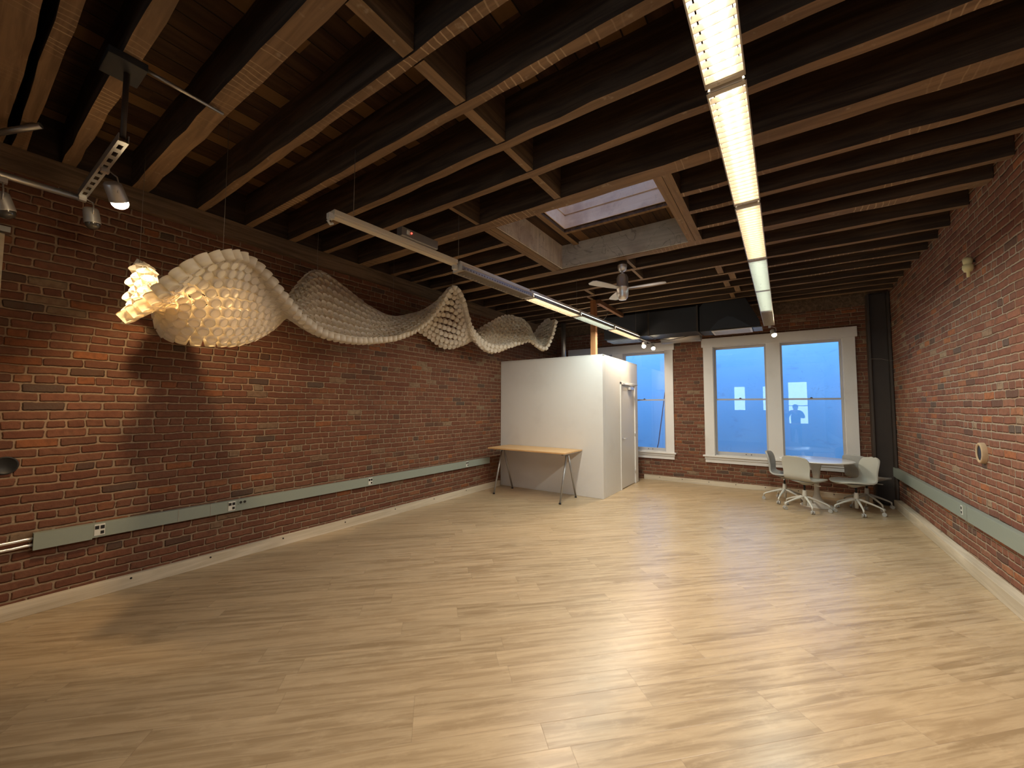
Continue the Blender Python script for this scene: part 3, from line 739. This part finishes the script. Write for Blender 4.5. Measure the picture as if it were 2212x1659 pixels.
cn = MB().cyl((-4.30, .16, 3.36), (-4.12, .34, 3.45), .02, seg=10).build('pipe_stub', M['galv']); tag(cn, 'short slanting pipe stub under the joists in the upper left corner', 'pipe')
spot((-3.36, .585, 2.865), (-.50, .50, -.90), 'glaring lit halogen spotlight hanging from the strut rail over the sculpture', power=96, cone=96, stem_top=(-3.36, .535, 2.99), size=1.15, blend=.6)
spot((-4.03, .59, 2.90), (-.05, .15, -1), 'unlit can spotlight at the wall end of the strut rail', lit=False, stem_top=(-3.95, .53, 2.985), size=1.1)
spot((-4.06, .20, 2.84), (-.1, .3, -1), 'unlit spotlight half cut by the left edge of the photo', lit=False, stem_top=(-4.06, .20, 2.99), size=1.2)
# track at the far end of the left run
p0 = LB + LD*5.0; p1 = LB + LD*5.75
t = empty('light_track', (0, 0, 0)); tag(t, 'short white track carrying the twin spotlights past the end of the light run', 'track')
MB().cyl((p0.x, p0.y, p0.z+.038), (p1.x, p1.y, p1.z+.038), .014, seg=8).build('track_bar', M['fixture'], t)
spot((-2.225, 7.92, 2.80), (.1, -.55, -.8), 'left spotlight of the lit pair near the white box room', power=14, cone=120, stem_top=(-2.31, 7.95, 2.94))
spot((-2.155, 8.29, 2.795), (.35, -.55, -.75), 'right and brighter spotlight of the lit pair before the window', power=22, cone=125, stem_top=(-2.29, 8.30, 2.94))
spot((-.088, 8.02, 2.835), (.25, -.35, -.85), 'single lit spotlight under the far end of the long light run', power=26, cone=120, stem_top=(-.135, 8.0, 2.945))

# ================================================================== ceiling fan
t = empty('ceiling_fan', (-1.675, 5.02, 2.94)); tag(t, 'three-bladed brushed nickel ceiling fan hanging before the skylight well', 'ceiling fan')
Z = lambda z: z-2.94
MB().lathe([(0, Z(3.45)), (.062, Z(3.45)), (.062, Z(3.405))], 28).build('mounting_ring', M['steel_dark'], t)
MB().lathe([(.060, Z(3.405)), (.060, Z(3.375)), (.052, Z(3.34)), (.030, Z(3.322)), (0, Z(3.318))], 28).build('canopy', M['nickel'], t)
MB().cyl((0, 0, Z(3.32)), (0, 0, Z(3.28)), .012, seg=14).build('down_rod', M['nickel'], t)
MB().lathe([(0, Z(3.295)), (.028, Z(3.292)), (.055, Z(3.275)), (.073, Z(3.235)), (.075, Z(3.12)), (.078, Z(3.118)), (.078, Z(3.10)), (.075, Z(3.098)), (.075, Z(3.02)), (.066, Z(2.975)), (.045, Z(2.948)), (0, Z(2.94))], 32).build('motor_housing', M['nickel'], t)
for a in (3, 123, 243):
    f = MB(); n = 14; bm = f.bm; up_, lo_ = [], []
    for i in range(n+1):
        s_ = i/n; x = .06+.475*s_; hw = .030+.035*math.sin(PI*min(1, s_*1.0)*.62)
        if s_ > .93: hw *= math.sqrt(max(0, 1-((s_-.93)/.09)**2))
        for sgn, dst in ((1, up_), (-1, lo_)):
            y = sgn*hw; dst.append((x, y, .10*y))
    rows = []
    for (p, q_) in zip(up_, lo_):
        rows.append([bm.verts.new((p[0], p[1], p[2]+.004)), bm.verts.new((q_[0], q_[1], q_[2]+.004)), bm.verts.new((q_[0], q_[1], q_[2]-.003)), bm.verts.new((p[0], p[1], p[2]-.003))])
    for A, B in zip(rows, rows[1:]):
        for k_ in range(4): bm.faces.new([A[k_], A[(k_+1) % 4], B[(k_+1) % 4], B[k_]])
    bm.faces.new(rows[0]); bm.faces.new(rows[-1][::-1])
    bmesh.ops.transform(bm, matrix=Matrix.Translation((0, 0, Z(3.095))) @ Matrix.Rotation(R(a), 4, 'Z'), verts=bm.verts)
    f.build('blade', M['blade'], t)

# ================================================================== raceways on the walls
def outlet(parent, x, y, z, sx, kind='quad'):
    """faces +x when sx=1, -x when sx=-1"""
    hw, hh = (.031, .045) if kind != 'jack' else (.040, .022)
    if kind == 'single': hw = .026
    o = MB().box(x, x+sx*.004, y-hw, y+hw, z-hh, z+hh, bev=.0015).build('outlet_plate' if kind != 'jack' else 'data_jack', M['plate'] if kind != 'jack' else M['raceway'], parent)
    f = MB()
    if kind == 'jack':
        for dy in (-.018, .018): f.cyl((x+sx*.003, y+dy, z), (x+sx*.006, y+dy, z), .013, seg=12)
    else:
        for dy in ((-.016, .016) if kind == 'quad' else (0,)):
            f.box(x+sx*.003, x+sx*.006, y+dy-.012, y+dy+.012, z+.006, z+.033)
        f.box(x+sx*.003, x+sx*.006, y+.005 if kind == 'quad' else y-.012, y+.026 if kind == 'quad' else y+.012, z-.034, z-.010)
    f.build('sockets', M['black'], o)
t = empty('surface_raceway', (XL, 0, 0)); tag(t, 'grey-green metal power raceway along the sculpture-side brick wall', 'raceway')
MB().box(0, .05, .495, 6.07, .478, .591, bev=.002).build('cover', M['raceway'], t)
MB().box(.0, .052, 1.35, 1.353, .477, .592).box(.0, .052, 1.60, 1.603, .477, .592).build('joint', M['galv'], t)
MB().box(.0, .053, .493, .80, .470, .592).build('end_cover', M['raceway'], t)
for y in (.84, 1.78, 3.416, 5.41): outlet(t, .05 if y > .81 else .053, y, .538, 1)
outlet(t, .05, 1.877, .560, 1, 'jack')
for dz, nm in ((.555, 'upper'), (.508, 'lower')):
    o = MB().tube([(XL+.03, .50, dz), (XL+.03, .46, dz), (XL+.032, .40, dz-.004), (XL+.035, .28, dz-.006), (XL+.035, -.4, dz-.006)], .011, 10).build('conduit', M['nickel'])
    tag(o, nm+' of the two shiny conduit pipes entering the raceway at the left edge', 'conduit', 'shiny conduits at the raceway end')
t = empty('surface_raceway', (XR, 0, 0)); tag(t, 'grey-green metal power raceway along the wall behind the chairs', 'raceway')
MB().box(-.05, 0, -2.0, 8.90, .460, .605, bev=.002).build('cover', M['raceway'], t)
MB().box(-.052, 0, 5.70, 5.703, .459, .606).build('joint', M['galv'], t)
outlet(t, -.05, 5.83, .545, -1, 'single')
MB().cyl((-.052, 8.82, .555), (-.049, 8.82, .555), .014, seg=12).build('knockout', M['black'], t)

# holes and fittings on the brick
t = empty('clay_pipe_stub', (XR, 5.38, 1.15)); tag(t, 'round clay pipe end sticking out of the brick wall above the raceway', 'pipe end')
q = Matrix.Rotation(-PI/2, 4, 'Y')
MB().lathe([(.076, 0), (.075, .03), (.070, .038), (.058, .037), (.054, .030)], 28, Matrix.Rotation(-PI/2, 4, 'Y') @ Matrix.Diagonal((1.25, 1, 1, 1))).build('collar', M['clay'], t)
MB().lathe([(.0, .028), (.057, .0285)], 28, Matrix.Rotation(-PI/2, 4, 'Y') @ Matrix.Diagonal((1.25, 1, 1, 1))).build('hole', M['black'], t)  # black disc near the mouth paints the darkness inside the pipe
t = empty('capped_pipe_hole', (XL, .338, 1.108)); tag(t, 'black round capped hole in the brick at the left edge', 'pipe hole')
MB().lathe([(0, .004), (.055, .004), (.062, .012), (.066, 0)], 28, Matrix.Rotation(PI/2, 4, 'Y')).build('cap', M['black'], t)
t = empty('wall_insulator', (XR-.045, 5.325, 2.78)); tag(t, 'small yellowed two-lobed fitting high on the brick wall over the chairs side', 'fitting')
MB().lathe([(0, .16), (.026, .16), (.034, .145), (.030, .105), (.024, .10), (.036, .09), (.038, .06), (.026, .03), (.012, .028), (.012, -.02), (0, -.02)], 20).build('porcelain_body', M['cloth_yellow'], t)
MB().cyl((0, 0, .12), (.045, 0, .12), .010, seg=8).build('fixing', M['steel_dark'], t)
w_ = MB().tube([(1.23, 8.685, 2.36), (1.36, 8.66, 2.35), (1.46, 8.65, 2.31), (1.485, 8.35, 2.30), (1.49, 7.8, 2.33), (1.49, 7.1, 2.43)], .0028, 6).build('stray_wire', M['string'])
tag(w_, 'thin stray wire strung from the steel column along the brick wall', 'wire')
t = MB().box(XL, XL+.09, .14, .252, 0, 2.78).build('pale_wall_post', M['pine']); tag(t, 'pale vertical board just showing at the left edge of the photo', 'board')
t = MB().box(XL, XL+.11, .20, .275, 2.79, 2.83).build('metal_clip', M['galv']); tag(t, 'small metal clip above the pale board at the left edge', 'clip')

# ================================================================== desk
DT = .81
t = empty('trestle_desk', (-3.69, 6.14, 0)); tag(t, 'beech-topped desk on grey A-frame legs against the white box room', 'desk')
MB().box(-.78, .78, -.345, .335, DT-.024, DT, bev=.003).build('desktop', M['desk_top'], t)
for sx in (-1, 1):
    xx = -.60 if sx < 0 else .715
    MB().box(xx-.018, xx+.018, -.30, .30, DT-.050, DT-.025, bev=.002).build('top_rail', M['desk_leg'], t)
    for sy, fy in ((-1, -.385), (1, .20)):
        ty = -.115 + sy*.03
        lg = MB().cyl((xx, fy, .018), (xx, ty, DT-.05), .0155, .0165, seg=14).build('leg', M['desk_leg'], t)
        MB().cyl((xx, fy-.003, 0), (xx, fy, .022), .021, .017, seg=14).build('foot', M['black'], lg)

# ================================================================== round table
t = empty('round_table', (.42, 8.02, 0)); tag(t, 'round white pedestal table before the big window', 'table')
MB().lathe([(0, .735), (.47, .735), (.484, .732), (.49, .726), (.482, .718), (.44, .708), (0, .708)], 72).build('tabletop', M['table'], t)
MB().lathe([(0, .706), (.088, .706), (.075, .67), (.060, .58), (.048, .48), (.037, .36), (.034, .27), (.040, .19), (.060, .12), (.10, .07), (.17, .034), (.205, .018), (.222, .008), (.223, 0), (0, 0)], 48).build('pedestal', M['pedestal'], t)

# ================================================================== chairs
def chair_shell():
    # side profile: (y forward, z, half width); from the seat's front lip to the top of the back
    pr = [(.235, .432, .03), (.232, .438, .11), (.215, .446, .165), (.17, .452, .205), (.10, .452, .228), (.02, .447, .236), (-.06, .442, .234), (-.125, .441, .226),
          (-.175, .448, .214), (-.212, .468, .203), (-.235, .500, .196), (-.245, .545, .192), (-.250, .595, .195), (-.258, .650, .204), (-.268, .705, .208), (-.280, .755, .200), (-.290, .790, .178), (-.296, .808, .140), (-.298, .816, .08), (-.298, .817, .02)]
    f = MB(); bm = f.bm; nv = 14; rows = []
    n = len(pr)
    for i, (y, z, hw) in enumerate(pr):
        s_ = i/(n-1); row = []
        for j in range(nv+1):
            v = -1+2*j/nv; x = hw*math.sin(v*PI/2)
            e = (x/.24)**2
            if s_ < .42: dz, dy = .022*e, 0
            else:
                kk = min(1, (s_-.42)/.2); dz, dy = .022*e*(1-kk), .050*e*kk
            row.append(bm.verts.new((x, y+dy, z+dz)))
        rows.append(row)
    for a, b in zip(rows, rows[1:]):
        for j in range(nv):
            fc = bm.faces.new([a[j], a[j+1], b[j+1], b[j]]); fc.smooth = True
    return f
def make_chair(mat):
    t = empty('conference_chair')
    sh = chair_shell().build('seat_shell', mat, t)
    so = sh.modifiers.new('solid', 'SOLIDIFY'); so.thickness = .026; so.offset = 0
    ss = sh.modifiers.new('sub', 'SUBSURF'); ss.levels = 1; ss.render_levels = 2; sh.location = (0, .055, 0)
    # shaped underside carrying the mechanism
    f = MB(); f.lathe([(0, 0), (.035, .002), (.07, .018), (.12, .040), (.17, .056), (.20, .066), (.12, .072), (0, .074)], 32, Matrix.Translation((0, -.0, .368)) @ Matrix.Diagonal((1.0, .98, 1, 1)))
    f.build('seat_underside', mat, t).location = (0, .03, 0)
    MB().tube([(.0, .0, .388), (.13, .02, .385), (.215, .03, .387)], [.006, .006, .008], 8).build('height_lever', M['chair_white'], t)
    MB().cyl((0, 0, .285), (0, 0, .372), .0135, seg=14).build('gas_lift', M['black'], t)
    MB().lathe([(0, .292), (.022, .292), (.026, .285), (.033, .17), (.030, .165), (.024, .16), (.023, .062), (0, .06)], 22).build('hub', M['chair_white'], t)
    for k_ in range(5):
        a = 2*PI*k_/5; d = Vector((math.cos(a), math.sin(a), 0))
        f = MB(); pts = [d*.018+Vector((0, 0, .190)), d*.06+Vector((0, 0, .187)), d*.18+Vector((0, 0, .145)), d*.265+Vector((0, 0, .110)), d*.292+Vector((0, 0, .095)), d*.298+Vector((0, 0, .060))]
        f.tube(pts, [.020, .019, .0145, .012, .012, .011], 10)
        lg = f.build('leg', M['chair_white'], t)
        q = d*.300; sd = Vector((-d.y, d.x, 0))
        cs = MB()
        for s_ in (-1, 1): cs.cyl(q+sd*s_*.006+Vector((0, 0, .0265)), q+sd*s_*.022+Vector((0, 0, .0265)), .0265, seg=18)
        cs.cyl(q+Vector((0, 0, .03)), q+Vector((0, 0, .062)), .008, seg=8)
        cs.build('castor', M['castor'], lg)
    return t
chA = make_chair(M['chair_fabric_a']); chB = make_chair(M['chair_fabric_b'])
G = 'swivel chairs around the round table'
def put_chair(o, x, y, face, label, base=0):
    """face: heading in degrees from +x"""
    o.location = (x, y, 0); o.rotation_euler = (0, 0, R(face-90)); tag(o, label, 'chair', G)
    for ch in o.children:
        if ch.name.startswith(('leg', 'hub')): ch.rotation_euler = (0, 0, R(base-(face-90)))
    return o
put_chair(chA, .25, 7.63, 55, 'off-white swivel chair nearest the camera, seen from behind before the table', -75)
c2 = copy_tree(chA); put_chair(c2, .88, 7.86, 203, 'off-white swivel chair seen from its side, in front of the steel column', -82)
put_chair(chB, -.0, 8.09, 350, 'light grey swivel chair under the mullion of the big window', -107)
c4 = copy_tree(chB); put_chair(c4, 1.07, 8.40, 45, 'light grey swivel chair half hidden, between the table and the steel column', 10)

# ================================================================== hanging cup sculpture
def at(px, py, depth):
    """point whose picture position and distance along the view axis are known"""
    return CAM + (fwd + rgt*((px-1106)/FPX) - upv*((py-829.5)/FPX))*depth
FR = [(276, 684, 1.99), (322, 655, 1.97), (362, 618, 1.95), (402, 584, 1.97), (442, 563, 2.03), (490, 553, 2.15), (532, 562, 2.32), (566, 588, 2.46), (602, 632, 2.62), (650, 688, 2.92), (700, 722, 3.22), (760, 736, 3.55), (812, 736, 3.88),
      (862, 728, 4.25), (912, 703, 4.68), (950, 662, 4.98), (980, 622, 5.15), (1000, 650, 5.32), (1012, 695, 5.5), (1030, 726, 5.7), (1058, 746, 5.92), (1092, 748, 6.12), (1122, 741, 6.3), (1143, 735, 6.42), (1162, 748, 6.52), (1178, 753, 6.62), (1192, 725, 6.7), (1200, 695, 6.78)]
# offset towards the wall (dx, dy, z of the back edge) and rise or sag of the middle, per station
BK = [(302, 575, 2.75, -.02), (325, 590, 2.62, -.06), (335, 640, 2.5, -.10), (350, 712, 2.38, -.04), (392, 732, 2.38, .0), (455, 738, 2.48, .0), (510, 738, 2.65, .0), (560, 722, 2.9, -.02), (602, 690, 3.15, -.06), (640, 630, 3.42, -.08),
      (684, 590, 3.75, -.06), (735, 620, 4.15, -.04), (790, 662, 4.55, -.02), (840, 690, 4.95, .04), (882, 700, 5.35, .12), (925, 725, 5.65, .16), (960, 748, 5.9, .10), (1000, 742, 6.1, -.05), (1030, 720, 6.25, -.16), (1058, 702, 6.4, -.22), (1078, 690, 6.52, -.22), (1098, 686, 6.65, -.10),
      (1120, 690, 6.78, .02), (1138, 705, 6.88, .06), (1150, 728, 6.98, .0), (1158, 722, 7.08, -.02), (1170, 705, 7.15, -.02), (1184, 692, 7.2, -.02)]
GF = [1.30, 1.29, 1.28, 1.26, 1.25, 1.24, 1.24, 1.24, 1.24, 1.23, 1.22, 1.21, 1.20, 1.18, 1.165, 1.155, 1.15, 1.15, 1.15, 1.15, 1.145, 1.14, 1.14, 1.135, 1.13, 1.13, 1.13, 1.13]
DB = [3.12, 3.08, 3.04, 2.98, 2.95, 3.05, 3.25, 3.50, 3.80, 4.15, 4.55, 4.90, 5.20, 5.60, 5.95, 6.20, 6.42, 6.65, 6.85, 7.0, 7.15, 7.3, 7.42, 7.52, 7.62, 7.72, 7.78, 7.82]
def keep_off_wall(p):
    if p.x < XL+.10: p = CAM + (p-CAM)*((XL+.10)/p.x)
    return p
Fp = [keep_off_wall(at(p[0], p[1], p[2]*g_)) for p, g_ in zip(FR, GF)]; Bp = [keep_off_wall(at(p[0], p[1], d_)) for p, d_ in zip(BK, DB)]; Sg = [p[3]*1.15 for p in BK]
def cr(P, t):
    n = len(P)-1; i = min(int(t), n-1); u = t-i
    p0, p1, p2, p3 = P[max(i-1, 0)], P[i], P[i+1], P[min(i+2, n)]
    return .5*((2*p1)+(p2-p0)*u+(2*p0-5*p1+4*p2-p3)*u*u+(3*p1-p0-3*p2+p3)*u*u*u)
def surf(t, v):
    a, b, s_ = cr(Fp, t), cr(Bp, t), cr([Vector((x, 0, 0)) for x in Sg], t).x
    p = a.lerp(b, v); e = v*v*(3-2*v)
    p.z = a.z+(b.z-a.z)*e + s_*math.sin(PI*v)
    return p
CR, CB, CH_ = .0435, .033, .070
n_t = len(FR)-1
SPC, ROWS = .084, 10
def frame_at(tt, v):
    e = .02; du = surf(min(tt+e*3, n_t), v)-surf(max(tt-e*3, 0), v); dv = surf(tt, min(v+e, 1))-surf(tt, max(v-e, 0))
    nn = du.cross(dv); nn.normalize(); return nn
NS = 260; grid = []                    # grid[i][j]: v of the j-th lengthwise row at station i, evenly spread across the ribbon
for i in range(NS+1):
    tt = min(n_t*i/NS, n_t-1e-4); pf = [surf(tt, q/40) for q in range(41)]; al = [0]
    for a_, b_ in zip(pf, pf[1:]): al.append(al[-1]+(b_-a_).length)
    row = []
    for j in range(ROWS+1):
        g_ = al[-1]*j/ROWS; q = 0
        while q < 39 and al[q+1] < g_: q += 1
        row.append(min(1, (q+(g_-al[q])/max(1e-6, al[q+1]-al[q]))/40))
    grid.append(row)
cups = []
for j in range(ROWS+1):
    prev = None; dist = (j % 2)*.5*SPC
    for i in range(NS*8+1):
        x = i/8; i0 = min(int(x), NS-1); v = grid[i0][j]*(1-(x-i0))+grid[i0+1][j]*(x-i0); tt = min(n_t*x/NS, n_t-1e-4)
        p = surf(tt, v)
        if prev is not None: dist += (p-prev).length
        elif j % 2 == 0: cups.append((p, frame_at(tt, v)))
        prev = p
        if dist >= SPC: dist -= SPC; cups.append((p, frame_at(tt, v)))
# cups open on the upper side of the sheet
ref = sum((n_.z for p, n_ in cups)); sgn = 1 if ref > 0 else -1
rc = random.Random(3)
def cup_into(f, Mx, seg=14):
    f.lathe([(CB-.003, .006), (CB, 0), (CB*.5+CR*.5, CH_*.5), (CR, CH_), (CR+.0016, CH_-.0006), (CR-.0012, CH_-.003)], seg, Mx)
    f.lathe([(0, .007), (CB-.003, .006)], seg, Mx)
cup_proto = MB(); cup_into(cup_proto, None, 20)
root = empty('paper_cup_sculpture', (-3.4, 3.0, 2.4)); tag(root, 'long wavy ribbon of white paper cups hanging along the brick wall', 'sculpture')
me_cup = None; rest = MB(); cups_t = []
for p, n_ in cups:
    z = (n_*sgn); z = (z + Vector((rc.uniform(-.06, .06), rc.uniform(-.06, .06), rc.uniform(-.06, .06)))).normalized()
    q = Vector((0, 0, 1)).rotation_difference(z).to_matrix().to_4x4()
    cups_t.append(((p-CAM).dot(fwd), Matrix.Translation(p - z*CH_*.5) @ q @ Matrix.Diagonal((*([rc.uniform(.97, 1.03)]*3), 1))))
order = sorted(range(len(cups_t)), key=lambda i: cups_t[i][0])
near = set(order[:100]); first = None
for i in range(len(cups_t)):
    Mx = Matrix.Translation((3.4, -3.0, -2.4)) @ cups_t[i][1]
    if i in near:
        if first is None:
            first = cup_proto.build('paper_cup', M['cup'], root, recalc=False); o = first
        else:
            o = first.copy(); C.objects.link(o); o.parent = root
        o.matrix_local = Mx
    else: cup_into(rest, Mx)
rs = rest.build('paper_cups', M['cup'], root, recalc=False); rs['kind'] = 'stuff'
# hanging threads
for k_, (i, v, lb) in enumerate(((0, .9, 'thread over the tip of the bright lobe of the cup sculpture'), (5, .3, 'thread over the nearest crest of the cup sculpture'), (10, .95, 'thread over the wall-side peak of the cup sculpture'), (13, .6, 'thread over the long hollow of the cup sculpture'),
                                  (16, .1, 'thread over the sharp middle peak of the cup sculpture'), (21, .8, 'thread over the rounded hump of the cup sculpture'), (27, .3, 'thread over the far upturned tail of the cup sculpture'))):
    p = surf(i, v); wire((p.x, p.y, p.z+.02), (p.x, p.y, ZJ+.15), lb, .0016, 'hanging_thread', 'threads holding the cup sculpture')

# ================================================================== the person taking the picture, mirrored in the big window
def skin_chain(name, mat, parent, verts, edges, radii, root=0, sub=2):
    me = bpy.data.meshes.new(name); me.from_pydata([Vector(v) for v in verts], edges, []); me.materials.append(mat)
    o = bpy.data.objects.new(name, me); link(o, parent)
    sk = o.modifiers.new('skin', 'SKIN'); sk.use_smooth_shade = True
    for i, r_ in enumerate(radii):
        rr = r_ if isinstance(r_, tuple) else (r_, r_); me.skin_vertices[0].data[i].radius = rr; me.skin_vertices[0].data[i].use_root = (i == root)
    ss = o.modifiers.new('sub', 'SUBSURF'); ss.levels = sub-1; ss.render_levels = sub
    return o
M['skin'] = plain('skin', (.42, .24, .16), .5, 0, .4, .05); M['jacket'] = plain('dark_jacket', (.030, .032, .040), .8, 0, .2, .15)
M['trousers'] = plain('dark_trousers', (.022, .023, .030), .8, 0, .2, .15); M['hair'] = plain('dark_hair', (.018, .012, .009), .6, 0, .3, .2)
pn = empty('person', (.42, -.50, 0)); tag(pn, 'person in dark clothes with raised arms, seen only mirrored in the big window', 'person')
#         0 pelvis       1 belly        2 chest         3 neck base     4 neck          5 head         6 crown
BV = [(0, 0, .93), (0, .0, 1.08), (0, -.01, 1.27), (0, -.01, 1.42), (0, .01, 1.48), (0, .03, 1.57), (0, .03, 1.655),
      (-.17, -.01, 1.385), (-.27, .08, 1.20), (-.33, .28, 1.36), (-.34, .34, 1.42), (.17, -.01, 1.385), (.25, .08, 1.19), (.02, .28, 1.33), (-.06, .35, 1.41),
      (-.095, 0, .86), (-.11, .01, .50), (-.12, -.01, .09), (-.13, .12, .035), (.095, 0, .86), (.11, .01, .50), (.12, -.01, .09), (.13, .12, .035)]
BE = [(0, 1), (1, 2), (2, 3), (3, 4), (4, 5), (5, 6), (3, 7), (7, 8), (8, 9), (9, 10), (3, 11), (11, 12), (12, 13), (13, 14), (0, 15), (15, 16), (16, 17), (17, 18), (0, 19), (19, 20), (20, 21), (21, 22)]
BR = [(.15, .11), (.14, .10), (.16, .105), (.075, .07), (.052, .055), (.082, .098), (.055, .068), (.060, .060), .042, .030, .024, (.060, .060), .042, .030, .024, .085, .056, .040, .034, .085, .056, .040, .034]
bd = skin_chain('body', M['skin'], pn, BV, BE, BR)
ix = [0, 1, 2, 3, 7, 8, 9, 11, 12, 13]; mp = {v: i for i, v in enumerate(ix)}
skin_chain('jacket', M['jacket'], pn, [BV[i] for i in ix], [(mp[a], mp[b]) for a, b in BE if a in mp and b in mp], [((BR[i][0] if isinstance(BR[i], tuple) else BR[i])+.018, (BR[i][1] if isinstance(BR[i], tuple) else BR[i])+.018) for i in ix])
ix = [0, 15, 16, 17, 19, 20, 21]; mp = {v: i for i, v in enumerate(ix)}
skin_chain('trousers', M['trousers'], pn, [BV[i] for i in ix], [(mp[a], mp[b]) for a, b in BE if a in mp and b in mp], [((BR[i][0] if isinstance(BR[i], tuple) else BR[i])+.014, (BR[i][1] if isinstance(BR[i], tuple) else BR[i])+.014) for i in ix])
MB().sphere((0, .015, 1.615), .100, 20, (.88, 1.0, .82)).build('hair', M['hair'], pn)
f = MB().sphere((-.032, .118, 1.575), .011, 10).sphere((.032, .118, 1.575), .011, 10); f.build('eyes', M['plate'], pn)
MB().lathe([(0, .012), (.012, .0), (.016, -.035), (0, -.04)], 10, Matrix.Translation((0, .128, 1.56))).build('nose', M['skin'], pn)
for sx in (-1, 1):
    MB().sphere((sx*.082, .02, 1.565), .026, 12, (.4, .8, 1.2)).build('ear', M['skin'], pn)
    h0 = Vector(BV[10] if sx < 0 else BV[14]); f = MB().sphere(h0+Vector((0, .03, .03)), .040, 12, (.55, .9, 1.1))
    for q in range(4): f.tube([h0+Vector((sx*-.01, .045, .055-.018*q)), h0+Vector((sx*-.045, .070, .060-.018*q)), h0+Vector((sx*-.070, .062, .058-.018*q))], [.009, .008, .007], 8)
    f.tube([h0+Vector((sx*-.01, .0, .03)), h0+Vector((sx*-.035, -.010, .055)), h0+Vector((sx*-.055, .0, .070))], [.011, .009, .008], 8)
    f.build('hand', M['skin'], pn)
